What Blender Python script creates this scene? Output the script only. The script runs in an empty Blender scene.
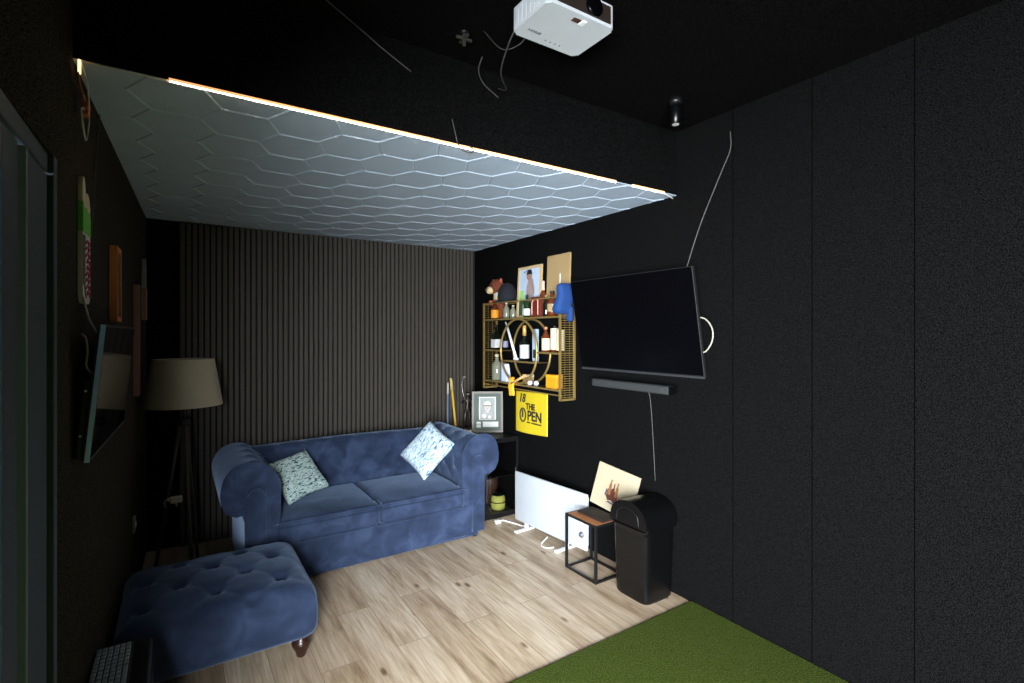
import bpy, bmesh, math, random
from mathutils import Vector, Matrix, Euler
random.seed(7)
PI = math.pi
SC = bpy.context.scene
COL = SC.collection

# ------------------------------------------------------------------ camera
cam_d = bpy.data.cameras.new('camera')
cam = bpy.data.objects.new('camera', cam_d)
COL.objects.link(cam)
cam.location = (0, 0, 1.6)
cam.rotation_euler = (PI/2, 0, -math.radians(33.4))
cam_d.sensor_width = 36
cam_d.lens = 510*36/1024
cam_d.shift_y = -7.5/1024
cam_d.clip_start = .02
SC.camera = cam
# ------------------------------------------------------------------ world, light, exposure
w = bpy.data.worlds.new('world'); SC.world = w; w.use_nodes = True
bg = w.node_tree.nodes['Background']
bg.inputs[0].default_value = (.62, .83, 1, 1); bg.inputs[1].default_value = 1.0
SC.view_settings.view_transform = 'Standard'
SC.view_settings.look = 'None'
SC.view_settings.gamma = 1
SC.view_settings.use_curve_mapping = False
SC.view_settings.exposure = 0.0
# overcast daylight arriving through the open folding door in the left wall
ld = bpy.data.lights.new('daylight', 'AREA'); ld.shape = 'RECTANGLE'
ld.size = 4.8; ld.size_y = 2.9; ld.energy = 4100; ld.color = (.90, .95, 1.0)
lo = bpy.data.objects.new('daylight', ld); COL.objects.link(lo)
lo.location = (-2.5, -3.0, 1.5); 
lo.rotation_euler = Vector((1, 1.1, -.12)).to_track_quat('-Z', 'Z').to_euler()

# ------------------------------------------------------------------ materials
def lin(c):
    return tuple(((x/255)/12.92 if x/255 <= .04045 else ((x/255+.055)/1.055)**2.4) for x in c) + (1,)
MATS = {}
def mat(name, rgb, rough=.6, metal=0, bump=0, bscale=80, var=0, vscale=8, sheen=0, emit=None, estr=0, spec=.5, trans=0, coat=0):
    if name in MATS: return MATS[name]
    m = bpy.data.materials.new(name); m.use_nodes = True
    nt = m.node_tree; p = nt.nodes['Principled BSDF']
    c = lin(rgb)
    p.inputs['Base Color'].default_value = c
    p.inputs['Roughness'].default_value = rough
    p.inputs['Metallic'].default_value = metal
    p.inputs['Specular IOR Level'].default_value = spec
    p.inputs['Sheen Weight'].default_value = sheen
    p.inputs['Transmission Weight'].default_value = trans
    p.inputs['Coat Weight'].default_value = coat
    if sheen: p.inputs['Sheen Roughness'].default_value = .4
    if emit:
        p.inputs['Emission Color'].default_value = emit + (1,); p.inputs['Emission Strength'].default_value = estr
    tc = nt.nodes.new('ShaderNodeTexCoord')
    n = nt.nodes.new('ShaderNodeTexNoise'); n.inputs['Scale'].default_value = vscale; n.inputs['Detail'].default_value = 4
    nt.links.new(tc.outputs['Object'], n.inputs['Vector'])
    mx = nt.nodes.new('ShaderNodeMix'); mx.data_type = 'RGBA'
    v = var if var else .06
    mx.inputs[6].default_value = tuple(x*(1-v) for x in c[:3])+(1,)
    mx.inputs[7].default_value = tuple(min(1, x*(1+v)) for x in c[:3])+(1,)
    nt.links.new(n.outputs[0], mx.inputs[0]); nt.links.new(mx.outputs[2], p.inputs['Base Color'])
    if bump:
        b = nt.nodes.new('ShaderNodeTexNoise'); b.inputs['Scale'].default_value = bscale; b.inputs['Detail'].default_value = 3
        nt.links.new(tc.outputs['Object'], b.inputs['Vector'])
        bn = nt.nodes.new('ShaderNodeBump'); bn.inputs['Strength'].default_value = bump; bn.inputs['Distance'].default_value = .01
        nt.links.new(b.outputs[0], bn.inputs['Height']); nt.links.new(bn.outputs[0], p.inputs['Normal'])
    MATS[name] = m
    return m
def ramp(nt, stops, interp='LINEAR'):
    r = nt.nodes.new('ShaderNodeValToRGB'); r.color_ramp.interpolation = interp
    e = r.color_ramp.elements
    while len(e) < len(stops): e.new(.5)
    for i, (pos, col) in enumerate(stops):
        e[i].position = pos; e[i].color = lin(col)
    return r
def floor_mat():
    m = bpy.data.materials.new('oak_laminate'); m.use_nodes = True; nt = m.node_tree; L = nt.links.new; N = nt.nodes.new
    p = nt.nodes['Principled BSDF']; p.inputs['Roughness'].default_value = .42
    tc = N('ShaderNodeTexCoord')
    mp = N('ShaderNodeMapping'); mp.inputs['Rotation'].default_value = (0, 0, PI/2); L(tc.outputs['Object'], mp.inputs[0])
    br = N('ShaderNodeTexBrick'); br.inputs['Scale'].default_value = 1; br.offset = .37
    br.inputs['Brick Width'].default_value = 1.25; br.inputs['Row Height'].default_value = .19
    br.inputs['Mortar Size'].default_value = .0014; br.inputs['Mortar Smooth'].default_value = .3
    br.inputs['Color1'].default_value = (0, 0, 0, 1); br.inputs['Color2'].default_value = (1, 1, 1, 1); br.inputs['Mortar'].default_value = (.5, .5, .5, 1)
    br.inputs['Bias'].default_value = 0
    L(mp.outputs[0], br.inputs['Vector'])
    # offset the grain by plank
    add = N('ShaderNodeVectorMath'); add.operation = 'MULTIPLY_ADD'
    L(br.outputs['Color'], add.inputs[0]); add.inputs[1].default_value = (3.1, 7.3, 1.0); L(tc.outputs['Object'], add.inputs[2])
    g = N('ShaderNodeMapping'); g.inputs['Scale'].default_value = (9, 1.3, 1); L(add.outputs[0], g.inputs[0])
    n1 = N('ShaderNodeTexNoise'); n1.inputs['Scale'].default_value = 1.6; n1.inputs['Detail'].default_value = 7; n1.inputs['Roughness'].default_value = .62; n1.inputs['Distortion'].default_value = .5
    L(g.outputs[0], n1.inputs['Vector'])
    r1 = ramp(nt, [(.25, (164, 138, 112)), (.45, (212, 192, 166)), (.6, (230, 213, 190)), (.8, (238, 224, 204))]); L(n1.outputs[0], r1.inputs[0])
    g2 = N('ShaderNodeMapping'); g2.inputs['Scale'].default_value = (90, 4, 1); L(add.outputs[0], g2.inputs[0])
    n2 = N('ShaderNodeTexNoise'); n2.inputs['Scale'].default_value = 1.0; n2.inputs['Detail'].default_value = 3; L(g2.outputs[0], n2.inputs['Vector'])
    r2 = ramp(nt, [(.3, (205, 200, 192)), (.7, (255, 255, 255))]); L(n2.outputs[0], r2.inputs[0])
    m1 = N('ShaderNodeMix'); m1.data_type = 'RGBA'; m1.blend_type = 'MULTIPLY'; m1.inputs[0].default_value = .8
    L(r1.outputs[0], m1.inputs[6]); L(r2.outputs[0], m1.inputs[7])
    # knots
    vm = N('ShaderNodeMapping'); vm.inputs['Scale'].default_value = (5.5, 2.2, 1); L(add.outputs[0], vm.inputs[0])
    vo = N('ShaderNodeTexVoronoi'); vo.inputs['Scale'].default_value = 1.0; L(vm.outputs[0], vo.inputs['Vector'])
    rk = ramp(nt, [(.0, (92, 70, 52)), (.045, (150, 125, 100)), (.10, (255, 255, 255))]); L(vo.outputs['Distance'], rk.inputs[0])
    m2 = N('ShaderNodeMix'); m2.data_type = 'RGBA'; m2.blend_type = 'MULTIPLY'; m2.inputs[0].default_value = .85
    L(m1.outputs[2], m2.inputs[6]); L(rk.outputs[0], m2.inputs[7])
    # plank tone
    rp = ramp(nt, [(0, (222, 214, 205)), (1, (255, 255, 255))]); L(br.outputs['Color'], rp.inputs[0])
    m3 = N('ShaderNodeMix'); m3.data_type = 'RGBA'; m3.blend_type = 'MULTIPLY'; m3.inputs[0].default_value = 1
    L(m2.outputs[2], m3.inputs[6]); L(rp.outputs[0], m3.inputs[7])
    m4 = N('ShaderNodeMix'); m4.data_type = 'RGBA'; L(br.outputs['Fac'], m4.inputs[0]); L(m3.outputs[2], m4.inputs[6]); m4.inputs[7].default_value = lin((125, 106, 88))
    L(m4.outputs[2], p.inputs['Base Color'])
    bp = N('ShaderNodeBump'); bp.inputs['Strength'].default_value = .15; bp.inputs['Distance'].default_value = .004; L(n2.outputs[0], bp.inputs['Height']); L(bp.outputs[0], p.inputs['Normal'])
    return m
def streak_mat(name, cols, sc):
    m = bpy.data.materials.new(name); m.use_nodes = True; nt = m.node_tree; L = nt.links.new; N = nt.nodes.new
    p = nt.nodes['Principled BSDF']; p.inputs['Roughness'].default_value = .9
    tc = N('ShaderNodeTexCoord'); mp = N('ShaderNodeMapping'); mp.inputs['Scale'].default_value = sc; L(tc.outputs['Object'], mp.inputs[0])
    n = N('ShaderNodeTexNoise'); n.inputs['Scale'].default_value = 1; n.inputs['Detail'].default_value = 2; n.inputs['Distortion'].default_value = .4
    L(mp.outputs[0], n.inputs['Vector'])
    r = ramp(nt, cols, 'CONSTANT'); L(n.outputs[0], r.inputs[0]); L(r.outputs[0], p.inputs['Base Color'])
    b = N('ShaderNodeBump'); b.inputs['Strength'].default_value = .5; b.inputs['Distance'].default_value = .004; L(n.outputs[0], b.inputs['Height']); L(b.outputs[0], p.inputs['Normal'])
    return m
def turf_mat():
    m = bpy.data.materials.new('artificial_turf'); m.use_nodes = True; nt = m.node_tree; L = nt.links.new; N = nt.nodes.new
    p = nt.nodes['Principled BSDF']; p.inputs['Roughness'].default_value = .95; p.inputs['Specular IOR Level'].default_value = .1
    tc = N('ShaderNodeTexCoord')
    n = N('ShaderNodeTexNoise'); n.inputs['Scale'].default_value = 170; n.inputs['Detail'].default_value = 3; L(tc.outputs['Object'], n.inputs['Vector'])
    r = ramp(nt, [(.3, (38, 48, 14)), (.5, (64, 77, 26)), (.7, (90, 101, 42))]); L(n.outputs[0], r.inputs[0])
    L(r.outputs[0], p.inputs['Base Color'])
    b = N('ShaderNodeBump'); b.inputs['Strength'].default_value = .9; b.inputs['Distance'].default_value = .01; L(n.outputs[0], b.inputs['Height']); L(b.outputs[0], p.inputs['Normal'])
    return m
def velvet_mat():
    m = bpy.data.materials.new('blue_velvet'); m.use_nodes = True; nt = m.node_tree; L = nt.links.new; N = nt.nodes.new
    p = nt.nodes['Principled BSDF']; p.inputs['Roughness'].default_value = .8; p.inputs['Specular IOR Level'].default_value = .2
    p.inputs['Sheen Weight'].default_value = .5; p.inputs['Sheen Roughness'].default_value = .35; p.inputs['Sheen Tint'].default_value = (.5, .68, 1, 1)
    tc = N('ShaderNodeTexCoord')
    n = N('ShaderNodeTexNoise'); n.inputs['Scale'].default_value = 7; n.inputs['Detail'].default_value = 5; n.inputs['Distortion'].default_value = .6; L(tc.outputs['Object'], n.inputs['Vector'])
    r = ramp(nt, [(.30, (33, 44, 66)), (.52, (44, 57, 84)), (.74, (60, 75, 104))]); L(n.outputs[0], r.inputs[0])
    L(r.outputs[0], p.inputs['Base Color'])
    n2 = N('ShaderNodeTexNoise'); n2.inputs['Scale'].default_value = 260; L(tc.outputs['Object'], n2.inputs['Vector'])
    b = N('ShaderNodeBump'); b.inputs['Strength'].default_value = .25; b.inputs['Distance'].default_value = .003; L(n2.outputs[0], b.inputs['Height']); L(b.outputs[0], p.inputs['Normal'])
    return m
def wall_mat(name, rgb, bump=.5, rough=.95):
    """black felt lining: fine speckled fibre with a faint vertical joint every 0.41 m along Y"""
    m = bpy.data.materials.new(name); m.use_nodes = True; nt = m.node_tree; L = nt.links.new; N = nt.nodes.new
    p = nt.nodes['Principled BSDF']; p.inputs['Roughness'].default_value = rough; p.inputs['Specular IOR Level'].default_value = .0
    tc = N('ShaderNodeTexCoord')
    n = N('ShaderNodeTexNoise'); n.inputs['Scale'].default_value = 260; n.inputs['Detail'].default_value = 2; L(tc.outputs['Object'], n.inputs['Vector'])
    a = tuple(int(x*.25) for x in rgb); b_ = tuple(int(x*1.9) for x in rgb)
    r = ramp(nt, [(.35, a), (.65, b_)]); L(n.outputs[0], r.inputs[0]); L(r.outputs[0], p.inputs['Base Color'])
    b = N('ShaderNodeBump'); b.inputs['Strength'].default_value = bump; b.inputs['Distance'].default_value = .004; L(n.outputs[0], b.inputs['Height']); L(b.outputs[0], p.inputs['Normal'])
    return m

def thin_glass(name, tint=(235, 245, 245)):
    m = bpy.data.materials.new(name); m.use_nodes = True; nt = m.node_tree; L = nt.links.new; N = nt.nodes.new
    nt.nodes.remove(nt.nodes['Principled BSDF']); out = nt.nodes['Material Output']
    t = N('ShaderNodeBsdfTransparent'); t.inputs[0].default_value = lin(tint); g = N('ShaderNodeBsdfGlossy'); g.inputs['Roughness'].default_value = .02
    f = N('ShaderNodeFresnel'); f.inputs[0].default_value = 1.45; mx = N('ShaderNodeMixShader')
    L(f.outputs[0], mx.inputs[0]); L(t.outputs[0], mx.inputs[1]); L(g.outputs[0], mx.inputs[2]); L(mx.outputs[0], out.inputs[0])
    return m
M_floor = floor_mat(); M_turf = turf_mat(); M_velvet = velvet_mat()
M_wall = wall_mat('black_felt_wall', (12, 12, 12))
M_bulk = wall_mat('black_bulkhead', (12, 12, 12))
M_ceilup = wall_mat('black_ceiling', (14, 13, 13))
M_wall_l = wall_mat('lifted_black_felt_wall', (40, 38, 35))  # same black felt, its colour raised in place of light the wall lacks
M_hex = mat('pale_ceiling_panel', (172, 186, 202), .8, bump=.2, bscale=150)
M_slat = mat('charcoal_slat', (66, 60, 53), .65, bump=.15, var=.15)
M_felt = mat('black_felt_gap', (10, 10, 10), .95)
M_blk = mat('black_plastic', (16, 16, 17), .4)
M_blkgl = mat('gloss_black_plastic', (6, 6, 7), .3, spec=.35)
M_blkm = mat('black_metal', (18, 18, 19), .45, .3)
M_frame = mat('black_powder_coated_aluminium', (52, 66, 74), .55, 0)
M_screen = mat('screen_glass', (4, 4, 6), .22, spec=.18)
M_screenL = mat('small_screen_glass', (4, 4, 5), .05, spec=.6)
M_gold = mat('brass_paint', (164, 138, 82), .42, .65, var=.12)
M_white = mat('white_plastic', (232, 235, 238), .4)
M_heat = mat('white_enamel', (168, 172, 178), .45)
M_shade = mat('cream_lampshade', (160, 150, 130), .9, bump=.2, bscale=300)
M_oak = mat('orange_wood', (176, 108, 58), .55, var=.15)
M_rust = mat('rustic_wood_top', (176, 116, 72), .5, var=.25, vscale=14)
M_dkwood = mat('dark_mahogany', (44, 24, 17), .3, var=.2)
M_bronze = mat('dark_bronze', (46, 42, 38), .35, .7)
M_yel = mat('yellow_cloth', (192, 168, 14), .85)
M_org = mat('amber_yellow_card', (214, 136, 18), .6)
M_ink = mat('black_ink', (34, 28, 14), .8)
M_cream = mat('cream_card', (196, 184, 156), .7)
M_paper = mat('white_paper', (196, 197, 196), .7)
M_tan = mat('tan_board', (150, 124, 84), .75, var=.1)
M_cable_w = mat('white_cable', (205, 200, 190), .5)
M_cable_g = mat('grey_cable', (62, 61, 59), .6)
M_copper = mat('copper_connector', (196, 110, 70), .4, .2)
M_led = mat('warm_led', (255, 220, 190), .5, emit=(1.0, .82, .64), estr=60)
M_ledrim = mat('amber_led_halo', (255, 190, 140), .5, emit=(1.0, .42, .16), estr=1.3)
M_leddim = mat('led_channel', (205, 196, 186), .4, .2)
M_glass = thin_glass('door_glass')
M_bottle = mat('dark_bottle_glass', (14, 18, 12), .08, coat=.5)
M_green = mat('green_bottle_glass', (22, 44, 20), .08, coat=.5)
M_clear = mat('clear_bottle_glass', (120, 122, 104), .1, spec=.6)
M_amber = mat('amber_glass', (92, 40, 16), .12, coat=.5)
M_blue = mat('blue_cap_cloth', (12, 54, 112), .85, bump=.3, bscale=200)
M_navy = mat('navy_cap_cloth', (13, 14, 26), .9)
M_fur = mat('russet_plush', (110, 52, 30), .95, bump=.8, bscale=120, var=.3, vscale=30)
M_furc = mat('cream_plush', (206, 186, 142), .95, bump=.6, bscale=120)
M_red = mat('dull_red_paint', (88, 34, 22), .5)
M_lime = mat('lime_fabric', (176, 178, 84), .7, var=.2, vscale=25)
M_brown = mat('brown_leather', (66, 40, 28), .5)

# ------------------------------------------------------------------ mesh helpers
def new(): return bmesh.new()
def link(name, bm, m, parent=None, smooth=False, loc=None):
    me = bpy.data.meshes.new(name)
    bmesh.ops.recalc_face_normals(bm, faces=bm.faces)
    bm.to_mesh(me); bm.free()
    ms = m if isinstance(m, (list, tuple)) else [m]
    for x in ms: me.materials.append(x)
    if smooth:
        for p in me.polygons: p.use_smooth = True
    o = bpy.data.objects.new(name, me); COL.objects.link(o)
    if parent: o.parent = parent
    if loc: o.location = loc
    if smooth == 'auto':
        md = o.modifiers.new('split', 'EDGE_SPLIT'); md.split_angle = math.radians(40)
    return o
def box(bm, a, b, bev=0, seg=2, mi=0, rot=None, piv=None):
    """axis aligned box between corners a and b"""
    c = [(a[i]+b[i])/2 for i in range(3)]; s = [abs(b[i]-a[i]) for i in range(3)]
    r = bmesh.ops.create_cube(bm, size=1, matrix=Matrix.Translation(c) @ Matrix.Diagonal((*s, 1)))
    vs = r['verts']
    if bev:
        es = list({e for v in vs for e in v.link_edges})
        rr = bmesh.ops.bevel(bm, geom=es, offset=bev, segments=seg, profile=.5, affect='EDGES')
        vs = list({v for f in rr['faces'] for v in f.verts} | {v for v in vs if v.is_valid})
        fs = {f for v in vs for f in v.link_faces}
        vs = list({v for f in fs for v in f.verts})
    else: fs = {f for v in vs for f in v.link_faces}
    for f in fs: f.material_index = mi
    if rot is not None:
        pv = Vector(piv) if piv else Vector(c)
        bmesh.ops.rotate(bm, verts=vs, cent=pv, matrix=rot)
    return vs
def bar(bm, p, q, t, mi=0, t2=None):
    """square bar from p to q of thickness t"""
    p = Vector(p); q = Vector(q); d = q-p; L = d.length
    R = d.to_track_quat('Z', 'Y').to_matrix().to_4x4()
    M = Matrix.Translation((p+q)/2) @ R @ Matrix.Diagonal((t, t2 or t, L, 1))
    r = bmesh.ops.create_cube(bm, size=1, matrix=M)
    for v in r['verts']:
        for f in v.link_faces: f.material_index = mi
def smoothpts(pts, n=6):
    pts = [Vector(p) for p in pts]
    if len(pts) < 3: return pts
    out = []
    P = [pts[0]*2-pts[1]] + pts + [pts[-1]*2-pts[-2]]
    for i in range(1, len(P)-2):
        p0, p1, p2, p3 = P[i-1:i+3]
        for k in range(n):
            t = k/n
            out.append(.5*((2*p1)+(p2-p0)*t+(2*p0-5*p1+4*p2-p3)*t*t+(3*p1-p0-3*p2+p3)*t**3))
    out.append(pts[-1]); return out
def tube(bm, pts, r, seg=8, n=6, closed=False, mi=0, smoothit=True):
    P = smoothpts(pts, n) if smoothit else [Vector(p) for p in pts]
    rings = []; N = len(P)
    up = Vector((0, 0, 1))
    prev = None
    for i, p in enumerate(P):
        if closed: d = P[(i+1) % N]-P[i-1]
        else: d = P[min(i+1, N-1)]-P[max(i-1, 0)]
        d.normalize()
        if prev is None:
            a = d.orthogonal().normalized()
        else:
            a = (prev-d*prev.dot(d))
            a = a.normalized() if a.length > 1e-6 else d.orthogonal().normalized()
        prev = a; b = d.cross(a)
        rr = r[i*(len(r)-1)//max(1, N-1)] if isinstance(r, (list, tuple)) else r
        rings.append([bm.verts.new(p+(a*math.cos(2*PI*k/seg)+b*math.sin(2*PI*k/seg))*rr) for k in range(seg)])
    for i in range(N if closed else N-1):
        A = rings[i]; B = rings[(i+1) % N]
        for k in range(seg):
            f = bm.faces.new((A[k], A[(k+1) % seg], B[(k+1) % seg], B[k])); f.material_index = mi
    if not closed:
        bm.faces.new(rings[0]).material_index = mi; bm.faces.new(rings[-1]).material_index = mi
def lathe(bm, prof, c=(0, 0, 0), seg=24, M=None, mi=0, sx=1, sy=1):
    """prof: list of (radius, z)"""
    rings = []
    for r, z in prof:
        rings.append([bm.verts.new(Vector((c[0]+sx*r*math.cos(2*PI*k/seg), c[1]+sy*r*math.sin(2*PI*k/seg), c[2]+z))) for k in range(seg)])
    for A, B in zip(rings, rings[1:]):
        for k in range(seg):
            bm.faces.new((A[k], A[(k+1) % seg], B[(k+1) % seg], B[k])).material_index = mi
    bm.faces.new(rings[0]).material_index = mi; bm.faces.new(rings[-1]).material_index = mi
    if M is not None: bmesh.ops.transform(bm, matrix=M, verts=[v for R in rings for v in R])
def rbox(bm, c, h, r, n=(8, 8, 8), disp=None, M=None, mi=0):
    """rounded box from a subdivided cube, optional displacement f(point, normal)->point"""
    c = Vector(c); core = [max(h[i]-r, 0) for i in range(3)]
    cache = {}
    def vert(q):
        k = tuple(round(x, 5) for x in q)
        if k in cache: return cache[k]
        cl = Vector([max(-core[i], min(core[i], q[i])) for i in range(3)])
        d = Vector(q)-cl; d.normalize()
        p = cl + d*r
        p += c
        if disp: p = disp(p, d)
        v = bm.verts.new(M @ p if M else p); cache[k] = v; return v
    def steps(i):
        N = n[i]; hh = h[i]; cc = core[i]; out = []
        m = 4
        for k in range(m): out.append(-hh+(hh-cc)*k/m)
        if cc > 0:
            for k in range(N): out.append(-cc+2*cc*k/N)
        out.append(cc)
        for k in range(1, m+1): out.append(cc+(hh-cc)*k/m)
        return out
    S = [steps(i) for i in range(3)]
    for ax in range(3):
        a, b = [i for i in range(3) if i != ax]
        for sgn in (-1, 1):
            for i in range(len(S[a])-1):
                for j in range(len(S[b])-1):
                    qs = []
                    for (x, y) in ((i, j), (i+1, j), (i+1, j+1), (i, j+1)):
                        q = [0, 0, 0]; q[ax] = sgn*h[ax]; q[a] = S[a][x]; q[b] = S[b][y]; qs.append(vert(q))
                    if len(set(qs)) >= 3:
                        try: bm.faces.new(list(dict.fromkeys(qs))).material_index = mi
                        except ValueError: pass
def prism(bm, poly, y0, y1, mi=0, M=None):
    """polygon of (x, z) extruded along y"""
    A = [bm.verts.new((x, y0, z)) for x, z in poly]; B = [bm.verts.new((x, y1, z)) for x, z in poly]
    n = len(poly)
    bm.faces.new(A).material_index = mi; bm.faces.new(B).material_index = mi
    for k in range(n): bm.faces.new((A[k], A[(k+1) % n], B[(k+1) % n], B[k])).material_index = mi
    if M is not None: bmesh.ops.transform(bm, matrix=M, verts=A+B)
def ell(cx, cz, rx, rz, n=20, a0=0, a1=2*PI):
    full = abs(a1-a0-2*PI) < 1e-6
    return [(cx+rx*math.cos(a0+(a1-a0)*k/(n if full else n-1)), cz+rz*math.sin(a0+(a1-a0)*k/(n if full else n-1))) for k in range(n)]
def rect(x0, z0, x1, z1): return [(x0, z0), (x1, z0), (x1, z1), (x0, z1)]
def text_bm(bm, s, size, M, mi=0, ext=.0006, shear=0, bold=0):
    cu = bpy.data.curves.new('lettering', 'FONT'); cu.body = s; cu.size = size; cu.extrude = ext; cu.align_x = 'CENTER'; cu.align_y = 'CENTER'; cu.shear = shear; cu.offset = bold
    ob = bpy.data.objects.new('lettering', cu); COL.objects.link(ob)
    dg = bpy.context.evaluated_depsgraph_get(); me = bpy.data.meshes.new_from_object(ob.evaluated_get(dg))
    me.transform(M); n0 = len(bm.faces); bm.from_mesh(me); bm.faces.ensure_lookup_table()
    for f in list(bm.faces)[n0:]: f.material_index = mi
    bpy.data.objects.remove(ob); bpy.data.curves.remove(cu); bpy.data.meshes.remove(me)
FRONT = Matrix.Rotation(PI/2, 4, 'X')      # text lying in xy -> standing, facing -y
def tag(o, label, cat, group=None, kind=None):
    o['label'] = label; o['category'] = cat
    if group: o['group'] = group
    if kind: o['kind'] = kind
    return o
def thing(name, label, cat, loc=(0, 0, 0), rz=0, group=None, rx=0, ry=0):
    o = bpy.data.objects.new(name, None); COL.objects.link(o); o.empty_display_size = .05
    o.location = loc; o.rotation_euler = (rx, ry, rz)
    return tag(o, label, cat, group)
def struct(name, bm, m, label=None, smooth=False, parent=None):
    o = link(name, bm, m, parent, smooth)
    if not parent: o['kind'] = 'structure'
    if label: o['label'] = label
    return o

# ================================================================== THE SETTING
RX, BY, ZL, ZU = 2.57, 4.60, 2.45, 2.84      # right wall, back wall, low and high ceiling
NY, BKY = 2.06, -2.3                         # bulkhead plane, wall behind the viewer
def lx(y): return -.2655+.0335*(y-2.06)      # left wall
b = new(); box(b, (-.5, BKY-.1, -.05), (RX+.1, BY+.1, 0)); struct('floor', b, M_floor, 'pale oak laminate plank floor')
b = new(); box(b, (RX, BKY, 0), (RX+.1, BY, ZU))
struct('wall_right', b, M_wall)
for y in (1.68, 1.26, .85, .43, 2.10-.0, ):
    pass
b = new()
for y in (1.68, 1.26, .85): box(b, (RX-.0015, y-.0015, 0.0), (RX+.001, y+.0015, ZU), mi=0)
M_joint = mat('black_joint', (3, 3, 3), 1, spec=0)
struct('trim_2', b, M_joint, 'thin joints between the black wall boards')
b = new(); box(b, (-.4, BY, 0), (RX+.1, BY+.1, ZU)); struct('wall_back', b, M_wall)
b = new(); box(b, (-.5, BKY-.1, 0), (RX+.1, BKY, ZU)); struct('wall_front', b, M_wall)
# left wall: a slightly splayed length beside the sofa, then the folding door
def yprism(bm, poly, z0, z1):
    A = [bm.verts.new((x, y, z0)) for x, y in poly]; B = [bm.verts.new((x, y, z1)) for x, y in poly]; n = len(poly)
    bm.faces.new(A); bm.faces.new(B)
    for k in range(n): bm.faces.new((A[k], A[(k+1) % n], B[(k+1) % n], B[k]))
DH, DY0, DY1 = 2.08, -2.2, 1.86
b = new()
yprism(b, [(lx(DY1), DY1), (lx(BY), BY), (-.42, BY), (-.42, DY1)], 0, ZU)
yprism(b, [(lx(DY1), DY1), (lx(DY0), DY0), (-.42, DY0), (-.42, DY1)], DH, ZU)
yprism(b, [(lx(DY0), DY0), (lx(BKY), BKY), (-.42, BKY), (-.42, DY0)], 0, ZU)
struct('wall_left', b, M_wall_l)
b = new(); box(b, (-.42, BKY, ZU), (RX+.1, NY+.02, ZU+.08)); struct('ceiling', b, M_ceilup, 'high black ceiling over the golf turf')
b = new(); box(b, (-.30, NY, ZL+.004), (RX, NY+.06, ZU+.08)); struct('wall_bulkhead', b, M_bulk, 'black drop face between the high and the low ceiling')

# low ceiling with raised hexagon ridges
b = new(); box(b, (-.30, NY+.0015, ZL), (RX, BY, ZL+.0035))
HA, HD, HHT = .158, .0655, .142      # hexagon: flat edge, slant run, half depth
def ridge(p, q, wd=.006, h=.0046):
    p = Vector(p); q = Vector(q); d = (q-p).normalized(); n = Vector((-d.y, d.x))
    z = ZL+.0003
    A = [b.verts.new((*(p+n*wd), z)), b.verts.new((*(p-n*wd), z)), b.verts.new((p.x, p.y, z-h))]
    B = [b.verts.new((*(q+n*wd), z)), b.verts.new((*(q-n*wd), z)), b.verts.new((q.x, q.y, z-h))]
    for i, j in ((0, 2), (2, 1), (1, 0)): b.faces.new((A[i], A[j], B[j], B[i]))
def clip(p, q, x0, x1, y0, y1):
    t0, t1 = 0, 1; dx = q[0]-p[0]; dy = q[1]-p[1]
    for pp, qq in ((-dx, p[0]-x0), (dx, x1-p[0]), (-dy, p[1]-y0), (dy, y1-p[1])):
        if abs(pp) < 1e-9:
            if qq < 0: return None
        else:
            r = qq/pp
            if pp < 0: t0 = max(t0, r)
            else: t1 = min(t1, r)
    if t0 >= t1: return None
    return (p[0]+dx*t0, p[1]+dy*t0), (p[0]+dx*t1, p[1]+dy*t1)
for i in range(-6, 10):
    for j in range(-4, 12):
        cx = .671 + i*(HA+HD); cy = 2.212 + HHT + j*2*HHT + (HHT if i % 2 else 0)
        # three edges of each hexagon: top, upper right, lower right
        V = [(cx+HA/2+HD, cy), (cx+HA/2, cy+HHT), (cx-HA/2, cy+HHT), (cx-HA/2-HD, cy), (cx-HA/2, cy-HHT), (cx+HA/2, cy-HHT)]
        for e in ((1, 2), (0, 1), (5, 0)):
            c_ = clip(V[e[0]], V[e[1]], -.17, RX-.005, NY+.01, BY-.03)
            if c_: ridge(*c_)
struct('ceiling', b, M_hex, 'low pale ceiling covered in raised hexagon outlines')

# slatted panel on the back wall
b = new(); x = .03
box(b, (.02, BY-.012, .0), (RX-.002, BY-.0005, ZL-.001), mi=1)
while x < RX-.03:
    box(b, (x, BY-.03, .0), (x+.027, BY-.011, ZL-.002)); x += .04
struct('trim_1', b, [M_slat, M_felt], 'charcoal vertical slat panelling')
# folding door: outer frame, two sashes at this end, the rest folded open
def dx(y): return -.285
fr = new()
box(fr, (-.40, DY1-.045, 0), (-.272, DY1+.0, DH), .003)
box(fr, (-.40, DY0, 0), (-.285, DY0+.06, DH), .003)
box(fr, (-.40, DY0+.06, DH-.05), (-.285, DY1-.045, DH), .003)
box(fr, (-.40, DY0+.06, .0), (-.285, DY1-.045, .025), .003)
door = struct('door_1', fr, M_frame, 'black aluminium folding door frame')
s1 = new()
box(s1, (-.345, 1.60, .03), (-.285, 1.81, DH-.055), .006)
struct('door_sash', s1, M_frame, parent=door)
s2 = new()
for (y0, y1) in ((1.415, 1.535), (.62, .70)): box(s2, (-.345, y0, .03), (-.29, y1, DH-.055), .004)
box(s2, (-.345, .70, .03), (-.29, 1.415, .14), .004); box(s2, (-.345, .70, DH-.14), (-.29, 1.415, DH-.055), .004)
struct('door_sash', s2, M_frame, parent=door)
s3 = new(); box(s3, (-.305, 1.545, .03), (-.278, 1.560, DH-.06), .003); struct('seal_strip', s3, mat('grey_rubber_seal', (120, 132, 132), .6), parent=door)
s4 = new(); box(s4, (-.322, .70, .14), (-.316, 1.415, DH-.14)); struct('glass_pane', s4, M_glass, parent=door)
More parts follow.
